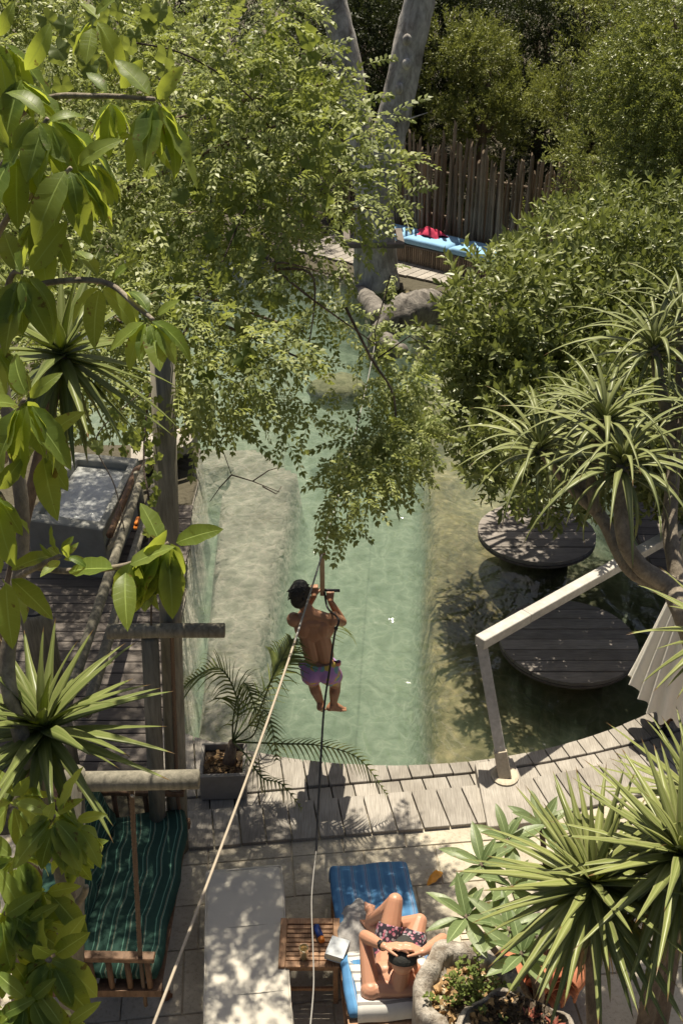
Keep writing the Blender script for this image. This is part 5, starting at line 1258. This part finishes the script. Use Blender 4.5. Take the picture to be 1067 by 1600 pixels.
# ---------------- large-leaved tree at the left edge
bigp = lambda t: (math.sin(math.pi*t**0.85)**0.75 if 0 < t < 1 else 0)*1.0+0.015
big = [blade('leaf', 1.0, w_, bigp, 9, bd, .28, 'l_big', wv_, 0, tw) for w_, bd, wv_, tw in ((.36, .7, .10, .2), (.40, .45, .14, -.25), (.33, 1.1, .08, .1), (.42, .25, .12, .35))]
lt_path = [V((-1.38, 3.25, 0)), PD(100, 1520, 4.75), PD(106, 1400, 4.6), PD(62, 1240, 4.5), PD(14, 1070, 4.45), PD(22, 960, 4.4), PD(36, 810, 4.3), PD(8, 620, 4.2), PD(-25, 420, 4.1), PD(-40, 150, 4.0), PD(-50, -60, 4)]
lt = thing('large_leaved_tree', lt_path[0], 'slender tree with big drooping yellow-green veined leaves along the left edge', 'tree')
sp_ = spline(lt_path, 6); obj('trunk', MB().tube(sp_, lerp_r(.045, .02, len(sp_)), 12, True, .05), 'bark_aloe', lt, True)
def branch(pts, d0, r=.014):
    sp = spline([PD(x, y, d) for x, y, d in pts], 6); obj('branch', MB().tube(sp, lerp_r(r, r*.55, len(sp)), 8), 'bark_aloe', lt, True)
branch([(-35, 240, 4.05), (60, 160, 3.8), (150, 150, 3.7), (242, 155, 3.6)], 0)
branch([(-30, 300, 4.05), (20, 240, 3.8), (60, 205, 3.6), (75, 185, 3.55)], 0); branch([(-30, 420, 4.1), (20, 330, 3.8), (80, 290, 3.6), (112, 262, 3.55)], 0)
branch([(-20, 480, 4.1), (60, 445, 3.8), (160, 440, 3.7), (215, 480, 3.6), (240, 500, 3.55)], 0); branch([(-10, 560, 4.2), (15, 440, 3.7), (35, 425, 3.6)], 0)
branch([(8, 720, 4.2), (20, 660, 3.8), (38, 625, 3.5)], 0); branch([(25, 880, 4.3), (100, 892, 3.7), (190, 885, 3.55), (235, 866, 3.5), (264, 848, 3.5)], 0, .013)
branch([(30, 900, 4.3), (70, 880, 3.7), (95, 868, 3.6)], 0); branch([(15, 800, 4.3), (0, 770, 3.7)], 0)
branch([(62, 1240, 4.5), (70, 1290, 4.2), (85, 1275, 3.95)], 0); branch([(106, 1400, 4.6), (60, 1480, 4.2), (78, 1500, 3.95)], 0, .02); branch([(100, 1450, 4.65), (20, 1440, 4.2), (10, 1425, 4.0)], 0)
branch([(106, 1430, 4.6), (130, 1400, 4.5), (135, 1385, 4.45)], 0, .022)
def whorl(px, py, d, n, L, seed, droop=0.9, spread=1.0, upn=2, lean=(0, 0)):  # drooping whorl at a shoot tip
    rr = random.Random(seed); c = PD(px, py, d)
    for i in range(n):
        a = i*2.4+rr.uniform(-.4, .4); el = rr.uniform(.25, .75)
        dv3 = V((math.cos(a)*spread+lean[0], math.sin(a)*spread*.75-.1+lean[1], -droop*rr.uniform(.6, 1.5))) if i >= upn else V((math.cos(a)*.7, math.sin(a)*.5, rr.uniform(.3, .9)))
        dv3.normalize(); s = L*0.88*rr.uniform(.62, 1.15)*(0.75 if i < upn else 1)
        zz = V((math.cos(a)*.6+rr.uniform(-.3, .3), math.sin(a)*.6-.3, .8)); inst('leaf', big[rr.randrange(4)], lt, frame(c+V((rr.uniform(-.02, .02), rr.uniform(-.02, .02), rr.uniform(-.02, .01)))+dv3*.02, dv3, zz, s))
for w_ in ((242, 155, 3.6, 13, .30, 1, 1.2, .8, 2), (75, 185, 3.55, 11, .30, 2, 1.0), (112, 262, 3.55, 11, .30, 3, 1.0), (20, 240, 3.6, 10, .30, 23, 1.0), (240, 500, 3.55, 13, .22, 4, .8), (35, 425, 3.6, 9, .30, 5, 1.1), (160, 440, 3.7, 6, .24, 6, .5),
           (38, 625, 3.5, 10, .34, 7, 1.2, .8, 3), (262, 848, 3.5, 22, .27, 8, 1.7, .7, 2, (-.35, 0)), (215, 870, 3.5, 8, .25, 48, 1.6, .6, 1, (-.2, 0)), (190, 880, 3.5, 3, .24, 9, .2, 1, 1), (95, 868, 3.6, 9, .14, 10, .0, 1, 5), (0, 770, 3.6, 8, .26, 11, .9), (85, 1275, 3.95, 19, .26, 12, .9, 1, 4),
           (78, 1500, 3.95, 20, .27, 13, .8, 1, 4), (10, 1425, 4.0, 14, .25, 14, .7), (30, 1340, 4.1, 13, .25, 15, .8), (5, 1580, 3.9, 14, .26, 16, .6), (100, 1600, 3.9, 13, .25, 19, .7), (110, 1330, 4.1, 9, .2, 41, .8), (40, 1430, 4.0, 10, .27, 42, .8), (70, 1390, 4.1, 10, .26, 43, .9), (50, 1560, 3.9, 12, .28, 44, .7), (120, 1290, 4.0, 8, .24, 45, .9), (15, 1490, 4, 10, .28, 46, .8), (20, 1250, 4.2, 9, .28, 25, .6), (0, 60, 3.7, 8, .28, 17, .9), (150, 30, 4.2, 7, .26, 18, .7), (-10, 540, 3.7, 10, .30, 20, 1.0), (60, 330, 3.75, 12, .30, 31, 1.1), (140, 250, 3.8, 9, .26, 32, 1.1), (175, 150, 3.7, 7, .26, 33, 1.0), (30, 120, 3.7, 9, .28, 34, .8), (60, 700, 3.7, 6, .28, 35, 1.1), (5, 900, 3.7, 6, .26, 22, 1)):
    whorl(*w_)

# ---------------- strap-leaved rosettes
ypf = lambda t: (0.55+0.45*math.sin(math.pi*min(1, t*1.35+.12))) * (1-t**4)**.9*(1.0 if t > .02 else .8)+0.004
def rosette(parent, c, meshes, n, Ls, seed, el0=1.25, el1=-0.75, up=(0, 0, 1), twist=1.0):
    rr = random.Random(seed); up = V(up).normalized(); x = up.orthogonal().normalized(); y = up.cross(x)
    for i in range(n):
        s = i/(n-1); a = i*2.39996+rr.uniform(-.15, .15); el = el0+(el1-el0)*s**0.85+rr.uniform(-.12, .12)
        d = (x*math.cos(a)+y*math.sin(a))*math.cos(el)+up*math.sin(el); L = Ls*(0.62+0.42*math.sin(math.pi*min(1, .12+s*.8)))*rr.uniform(.88, 1.1)
        zz = up*math.cos(el)-(x*math.cos(a)+y*math.sin(a))*math.sin(el)+V((rr.uniform(-.2, .2),)*3)
        inst('leaf', meshes[rr.randrange(len(meshes))], parent, frame(c-up*(0.10*s)*Ls+d*.01, d, zz, L))
def strap(m, w_, bends, thick=.012, fold=.35): return [blade('leaf', 1.0, w_*q, ypf, 10, b_, fold, m, 0, thick, t_) for b_, q, t_ in bends]
Y_R = strap('l_yucca', .092, ((.10, 1, .1), (.28, 1.05, -.1), (.5, .95, .15), (.2, .9, -.15)))
Y_L = strap('l_yucca_l', .100, ((.10, 1, .1), (.30, 1.05, -.1), (.55, .95, .15)))
AL = strap('l_aloe', .056, ((1.6, 1, .1), (2.1, .95, -.15), (1.2, 1.0, .2), (2.6, .9, .1)), .018, .22)
def yucca(name, base, heads, meshes, n, L, label, seed, r=.045, mk='bark', cat='yucca', el1=-.75, group=None):
    t = thing(name, base, label, cat, group)
    for k_, (c, ln) in enumerate(heads):
        mid = V(base).lerp(c, .6)+V((0, 0, 0)); sp = spline([V(base)+V((.05*k_, 0, 0)), mid, c-V((0, 0, .02))], 6); obj('stem', MB().tube(sp, lerp_r(r, r*.7, len(sp)), 10, True, .08), mk, t, True)
        rosette(t, c, meshes, n, ln, seed+k_*7, el1=el1)
    return t
c_ = PD(68, 1135, 4.55); yucca('yucca', (-2.3, 4.2, 0), [(c_, .58)], Y_L, 64, .56, 'sunlit green yucca rosette at the left in front of the boardwalk', 3)
c_ = PD(98, 548, 5.3); yucca('yucca', (-3.3, 5.6, 0), [(c_, .66)], Y_L, 58, .66, 'shaded yucca rosette with long drooping leaves behind the large leaves', 5, el1=-1.35)
hd_ = [(PD(925, 1378, 4.75), .61), (PD(1064, 1332, 4.6), .62)]
yk = yucca('yucca', (1.55, 3.15, 0), hd_, Y_R, 125, .66, 'large pale striped yucca with two spiky heads at the lower right', 9, .05, el1=-1.55)
rosette(yk, PD(1085, 1240, 5.2), Y_R, 60, .5, 77, el1=-1.0)
DRY = strap('dry_leaf', .075, ((.5, 1, .4), (.9, .8, -.5), (.3, .9, .6)))
for c_d, _l in hd_: rosette(yk, c_d-V((0, 0, .12)), DRY, 34, .5, 91, el0=-.9, el1=-1.5)
sp = spline([(1.75, 3.3, 0), (1.8, 3.6, 1.8), PD(1085, 1240, 5.2)], 5); obj('stem', MB().tube(sp, .05, 8), 'bark', yk, True)
for (px, py, d, ln, n, sd_) in ((1125, 985, 5.6, .5, 46, 5),):
    c_ = PD(px, py, d); yucca('yucca', (2.2, 4.6, 0), [(c_, ln)], Y_R, n, ln, 'yucca rosette whose leaf tips poke in at the right edge before the parasol', sd_)

# ---------------- tree aloe
ab = V((3.25, 6.0, 0)); al = thing('tree_aloe', ab, 'tree aloe with curved grey trunks and arching strap leaf rosettes at the right', 'aloe')
fork = PD(1050, 915, 7.3); mid_ = PD(1090, 1010, 7.2)
def limb_a(pts, r0, r1, nm='limb'):
    sp = spline(pts, 7); obj(nm, MB().tube(sp, lerp_r(r0, r1, len(sp)), 12, True, .03), 'bark_aloe', al, True)
limb_a([ab, V((3.2, 6.0, 1.0)), mid_, fork], .12, .085, 'trunk')
ros = [(972, 722, 7.2, .95, 46), (945, 655, 7.5, .90, 42), (842, 700, 7.6, .78, 38), (1022, 540, 7.8, .84, 42), (1062, 490, 8.0, .62, 34), (1075, 640, 7.6, .60, 34), (905, 640, 8.0, .55, 26)]
C = [PD(x, y, d) for x, y, d, _, _ in ros]
limb_a([fork, PD(1000, 885, 7.25), PD(972, 830, 7.2), C[0]], .072, .045)
limb_a([fork, PD(985, 890, 7.4), PD(940, 810, 7.5), PD(900, 770, 7.6), C[2]], .062, .035); limb_a([PD(930, 800, 7.5), PD(925, 740, 7.5), C[1]], .045, .035)
limb_a([PD(1068, 950, 7.3), PD(1046, 830, 7.5), PD(1052, 700, 7.7), PD(1030, 600, 7.8), C[3]], .06, .04); limb_a([PD(1052, 700, 7.7), PD(1062, 600, 7.9), C[4]], .045, .035); limb_a([PD(1052, 720, 7.7), C[5]], .04, .03); limb_a([PD(910, 775, 7.6), C[6]], .03, .025)
for (x, y, d, L, n), c in zip(ros, C): rosette(al, c, AL, n, L, int(x), 1.35, .0)

# ---------------- frangipani shrub
plp = lambda t: (math.sin(math.pi*t**.9)**.8 if 0 < t < 1 else 0)+.02
PL = [blade('leaf', 1.0, .27*q, plp, 8, b_, .3, 'l_plum', .06, 0, t_) for q, b_, t_ in ((1, .35, .1), (1.1, .15, -.1), (.95, .6, .2))]
pb0 = P(830, 1500, 0); pl = thing('frangipani', (1.45, 4.75, 0), 'frangipani shrub with pale green pointed leaf whorls on the sunny paving', 'shrub')
tips = [(752, 1350, 6.3), (792, 1312, 6.6), (728, 1432, 6.0), (795, 1452, 5.9), (845, 1290, 6.8), (800, 1385, 6.2), (815, 1490, 5.7)]
for k_, (x, y, d) in enumerate(tips):
    c = PD(x, y, d); sp = spline([V((1.45, 4.75, 0)), V((1.45, 4.75, 0)).lerp(c, .55)+V((0.08, 0, -.1)), c], 6); obj('stem', MB().tube(sp, lerp_r(.03, .017, len(sp)), 8), 'bark', pl, True)
    rosette(pl, c, PL, 12, .26, 40+k_, .95, -.15)

# ---------------- palm in its planter
c_ = P(352, 1222, 0.0); pp = thing('planter_box', (c_.x, c_.y, 0), 'square grey planter box on the deck holding the small palm', 'planter')
w_, d_, h_ = .42, .44, .30; rzp = Matrix.Rotation(R(3), 3, 'Z'); mb = MB(); t_ = .03
for cx_, cy_, sx_, sy_ in ((0, -d_/2+t_/2, w_, t_), (0, d_/2-t_/2, w_, t_), (-w_/2+t_/2, 0, t_, d_-2*t_-.004), (w_/2-t_/2, 0, t_, d_-2*t_-.004)):
    mb.box(V((c_.x, c_.y, h_/2))+rzp @ V((cx_, cy_, 0)), (sx_, sy_, h_), rzp)
obj('wall', mb, 'planter', pp, bevel=.006)
obj('rim', MB().box(V((c_.x, c_.y, h_-.02))+rzp @ V((0, -d_/2-.006, 0)), (w_+.02, .012, .035), rzp), 'planter', pp)
obj('soil', MB().box((c_.x, c_.y, .12), (w_-2*t_-.01, d_-2*t_-.01, .22), rzp), 'soil', pp)
pm_ = thing('potted_palm', (c_.x+.06, c_.y, .23), 'small palm with arching feather fronds growing in the grey planter box', 'palm')
crown_c = V((c_.x+.10, c_.y-.02, .52)); obj('trunk', MB().tube([(c_.x+.05, c_.y, .2), (c_.x+.07, c_.y, .36), crown_c], [.065, .055, .035], 10, True, .12), 'bark', pm_, True)
scatter_mesh(c_.x, c_.y, .235, .15, 90, .05, 'dry_leaf', 'leaf_litter', pp, 9)
def frond(pts, ll, seed, n=26, hang=.5):
    rr = random.Random(seed); sp = spline(pts, 8); vs, fs, at = [], [], []; mb = MB(); mb.tube(sp, lerp_r(.010, .003, len(sp)), 5)
    stk_ = obj('frond_stalk', mb, 'l_palm', pm_, True); m_ = len(sp)
    for i in range(n):
        s = .18+.82*i/(n-1); k_ = min(m_-2, int(s*(m_-1))); f_ = s*(m_-1)-k_; p = sp[k_].lerp(sp[k_+1], f_); t = (sp[k_+1]-sp[k_]).normalized(); sd = t.cross(V((0, 0, 1))).normalized()
        for q in (-1, 1):
            L = ll*math.sin(math.pi*(.18+.74*s))*rr.uniform(.85, 1.1); d = (t*.75+sd*q*.85+V((0, 0, .25))).normalized(); w2 = .013; o_ = len(vs); u_ = d.cross(sd).normalized()
            prev = p; wv_ = t*w2
            for j in range(4):
                f2 = j/3; pp_ = p+d*L*f2+V((0, 0, -hang*L*f2*f2)); ww = wv_*(1-f2*.9); vs += [tuple(pp_-ww), tuple(pp_+ww)]
            for j in range(3): fs.append((o_+j*2, o_+j*2+1, o_+j*2+3, o_+j*2+2))
            at += [rr.random()]*8
    obj('frond', np_mesh('frond', np.array(vs)-np.array(pm_.location), np.array(fs), at), 'l_palm', stk_)
cc = crown_c
frond([cc, PY(372, 1100, 7.2), PY(345, 1045, 7.25), PY(300, 1062, 7.3), PY(278, 1090, 7.3)], .46, 1, 32, .6)
frond([cc, PY(400, 1120, 7.1), PY(425, 1060, 7.1), PY(440, 1030, 7.2), PY(455, 1000, 7.3)], .46, 2, 32, .6)
frond([cc, PY(440, 1162, 6.9), PY(500, 1165, 6.8), PY(560, 1185, 6.7), PY(603, 1240, 6.65)], .24, 3, 26, .5)
frond([cc, PY(405, 1090, 7.6), PY(470, 1010, 8.0), PY(520, 975, 8.3), PY(548, 992, 8.4)], .34, 4, 24, .5)
frond([cc, PY(385, 1180, 6.6), PY(410, 1215, 6.5), PY(440, 1225, 6.4), PY(470, 1262, 6.35)], .16, 5, 18, .5)
frond([cc, PY(365, 1120, 7.0), PY(378, 1070, 7.0), PY(390, 1080, 6.9), PY(405, 1130, 6.8)], .32, 6, 22, .6)
frond([cc, PY(395, 1150, 6.8), PY(412, 1110, 6.6), PY(425, 1135, 6.4), PY(432, 1185, 6.3)], .18, 7, 20, .6)

# ---------------- glossy broadleaf bush on the right bank
def bush(name, base, spec, templates, m, dens, label, seed, cat='bush', scale=(.85, 1.2), squash=.85, group=None, limb_r=.05, **kw):
    t = thing(name, base, label, cat, group); cl_ = [(PD(x, y, d), r) for x, y, d, r in spec]
    leaves('crown', t, cl_, templates, m, dens, seed, scale, squash=squash, **kw)
    hub = V(base)+V((0, 0, .9)); obj('trunk', MB().tube([base, hub], [limb_r*2, limb_r*1.5], 10, True, .06), 'bark', t, True)
    limbs(t, hub, [c for c, _ in cl_[::2]], limb_r, 'bark', 'limb', seed); return t
rr = random.Random(77); spec = []
poly_l = lambda y: np.interp(y, [320, 360, 420, 480, 560, 640, 700, 740], [930, 860, 800, 740, 715, 730, 760, 800])
for y in range(365, 740, 60):
    for x in range(int(poly_l(y))+45, 1130, 70):
        yy_ = y+rr.uniform(-18, 18); xx_ = x+rr.uniform(-20, 20); spec.append((xx_, yy_, np.interp(y, [340, 480, 740], [14.3, 12.0, 10.7])+rr.uniform(-.5, .7), rr.uniform(.48, .66)))
spec += [(705, 520, 12.6, .3), (715, 590, 12.3, .28), (735, 660, 12.0, .22), (770, 700, 11.8, .25), (735, 480, 13, .26), (800, 425, 13.4, .28), (850, 385, 13.8, .28), (745, 630, 12, .2), (790, 730, 11.7, .15)]
bush('glossy_bush', V((4.3, 13.4, 0)), spec, T_TWIG, 'l_ficus', 300, 'broad glossy-leaved bush leaning over the right side of the pool', 101, inner=.6, droop=-.35, limb_r=.07, scale=(1.0, 1.45))
spec = [(1000, 120, 15.5, .8), (1060, 80, 15, .9), (1040, 180, 15.2, .8), (990, 210, 15.8, .6), (1080, 260, 15, .9), (1020, 280, 15.3, .7), (980, 290, 15.6, .5), (1090, 150, 14.6, .9), (950, 150, 16, .5), (940, 120, 16, .4), (1050, 20, 15.5, .8), (1000, 40, 16, .6), (1060, 330, 14.8, .6), (1010, 340, 15, .5)]
bush('round_tree', V((6.3, 15.5, 0)), spec, T_BUSH, 'l_bush', 620, 'bright small-leaved rounded tree at the right edge above the glossy bush', 111, cat='tree', inner=.5, limb_r=.08)
# feathery evergreens behind the fence
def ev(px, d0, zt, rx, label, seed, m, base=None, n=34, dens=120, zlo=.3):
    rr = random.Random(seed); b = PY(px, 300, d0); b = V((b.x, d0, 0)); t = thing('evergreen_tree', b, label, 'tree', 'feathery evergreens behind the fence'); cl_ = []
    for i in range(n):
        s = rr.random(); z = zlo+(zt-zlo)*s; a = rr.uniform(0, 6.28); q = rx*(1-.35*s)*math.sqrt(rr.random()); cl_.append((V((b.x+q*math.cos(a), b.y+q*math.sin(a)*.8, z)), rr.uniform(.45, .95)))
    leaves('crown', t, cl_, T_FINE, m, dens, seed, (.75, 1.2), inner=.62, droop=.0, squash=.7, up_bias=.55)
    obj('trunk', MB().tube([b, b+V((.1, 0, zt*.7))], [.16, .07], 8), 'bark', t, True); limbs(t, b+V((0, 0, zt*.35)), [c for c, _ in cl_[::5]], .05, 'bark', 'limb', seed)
ev(745, 28.5, 5.6, 1.7, 'bright feathery evergreen just behind the middle of the stick fence', 201, 'l_fine', n=17, dens=200)
ev(905, 26.0, 5.6, 1.3, 'feathery evergreen with drooping clumps at the right end of the fence', 202, 'l_fine', n=17, dens=200)
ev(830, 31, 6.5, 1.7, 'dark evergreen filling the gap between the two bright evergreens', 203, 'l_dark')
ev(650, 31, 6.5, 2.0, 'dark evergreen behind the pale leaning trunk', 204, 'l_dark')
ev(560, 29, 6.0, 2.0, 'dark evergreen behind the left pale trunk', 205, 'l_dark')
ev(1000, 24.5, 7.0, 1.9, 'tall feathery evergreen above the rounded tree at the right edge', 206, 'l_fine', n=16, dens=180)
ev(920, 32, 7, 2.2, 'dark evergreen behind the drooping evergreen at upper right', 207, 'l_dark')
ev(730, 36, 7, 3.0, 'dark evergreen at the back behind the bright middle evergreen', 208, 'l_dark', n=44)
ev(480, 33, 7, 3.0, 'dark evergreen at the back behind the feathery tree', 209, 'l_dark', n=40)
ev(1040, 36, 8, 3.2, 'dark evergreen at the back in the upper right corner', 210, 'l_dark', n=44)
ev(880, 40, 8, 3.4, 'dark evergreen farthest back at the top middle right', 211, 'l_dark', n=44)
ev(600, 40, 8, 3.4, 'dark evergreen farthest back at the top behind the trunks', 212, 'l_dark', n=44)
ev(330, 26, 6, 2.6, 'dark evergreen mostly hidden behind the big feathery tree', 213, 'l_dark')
ev(980, 20.5, 3.2, 1.4, 'low feathery evergreen beside the right end of the bench', 214, 'l_fine', n=24)

# ---------------- pale leaning trunks, driftwood root, rock
tb_ = P(588, 452, -.1); tk = thing('pale_trunk_tree', tb_, 'tall pale grey leaning tree trunk rising from the far deck', 'tree')
sp = spline([tb_, PY(586, 400, 22.3), PY(584, 320, 22.4), PY(598, 250, 22.5), PY(620, 160, 22.6), PY(640, 70, 22.7), PY(655, 0, 22.8), PY(668, -70, 22.9), PY(675, -160, 23)], 6)
obj('trunk', MB().tube(sp, np.interp(np.arange(len(sp)), [0, 8, 14, 24, 40, 48], [.52, .46, .40, .34, .30, .26]), 16, True, .055), 'bark_grey', tk, True)
sp = spline([PY(578, 300, 22.5), PY(560, 200, 22.8), PY(540, 90, 23), PY(520, 0, 23.2), PY(505, -90, 23.3)], 6); obj('limb', MB().tube(sp, lerp_r(.34, .25, len(sp)), 14, True, .05), 'bark_grey', tk, True)
sp = spline([PY(612, 210, 22.5), PY(630, 190, 22.3), PY(668, 176, 22.2)], 5); obj('dead_branch', MB().tube(sp, lerp_r(.03, .008, len(sp)), 6), 'bark_grey', tk, True)
for k_ in range(7):
    p = PY(592+k_*9+random.uniform(-14, 14), 290-k_*38, 22.25); mb = MB(); mb.ell(p, (.09, .08, .11), None, 10, 7); obj('knot', mb, 'bark_grey', tk, True)
col_c = PY(583, 372, 22.35)
cb = thing('trunk_shelf', (col_c.x, col_c.y, col_c.z-.1), 'dark plank collar fixed round the pale trunk above the far deck', 'shelf')
for dy, dx, sx_, sy_ in ((-.58, 0, 1.3, .14), (.58, 0, 1.3, .14), (0, -.58, .14, 1.0), (0, .58, .14, 1.0)): obj('plank', MB().box((col_c.x+dx, col_c.y+dy, col_c.z), (sx_, sy_, .09)), 'deckdark', cb)
rt0 = P(592, 560, -.3); rk = thing('driftwood_log', rt0, 'gnarled pale driftwood trunk arching from the water to the far deck', 'log')
sp = spline([rt0, P(603, 520, .25), P(625, 492, .55), P(655, 480, .55), P(690, 482, .15), P(705, 490, -.3)], 6)
obj('log', MB().tube(sp, np.interp(np.arange(len(sp)), [0, 8, 16, 24, 30], [.26, .28, .34, .30, .26]), 18, True, .17), 'drift', rk, True)
sp = spline([P(600, 530, .2), P(618, 548, .12), P(632, 545, .12)], 5); obj('stub', MB().tube(sp, lerp_r(.2, .10, len(sp)), 12, True, .05), 'drift', rk, True)
sp = spline([P(598, 500, .2), P(575, 470, .2), P(560, 455, -.1)], 5); obj('root', MB().tube(sp, lerp_r(.25, .16, len(sp)), 12, True, .05), 'drift', rk, True)
mb = MB(); c_ = P(528, 612, -.30); rr = random.Random(3); mb.ell(c_, (.55, .5, .30), None, 18, 10); mb.v = [(x+rr.uniform(-.03, .03), y+rr.uniform(-.03, .03), z+rr.uniform(-.02, .02)) for x, y, z in mb.v]
tag(obj('pool_rock', mb, 'rock', None, True, pivot=c_), 'rounded mossy rock just under the water below the driftwood', 'rock')
# right bank platform in the shade
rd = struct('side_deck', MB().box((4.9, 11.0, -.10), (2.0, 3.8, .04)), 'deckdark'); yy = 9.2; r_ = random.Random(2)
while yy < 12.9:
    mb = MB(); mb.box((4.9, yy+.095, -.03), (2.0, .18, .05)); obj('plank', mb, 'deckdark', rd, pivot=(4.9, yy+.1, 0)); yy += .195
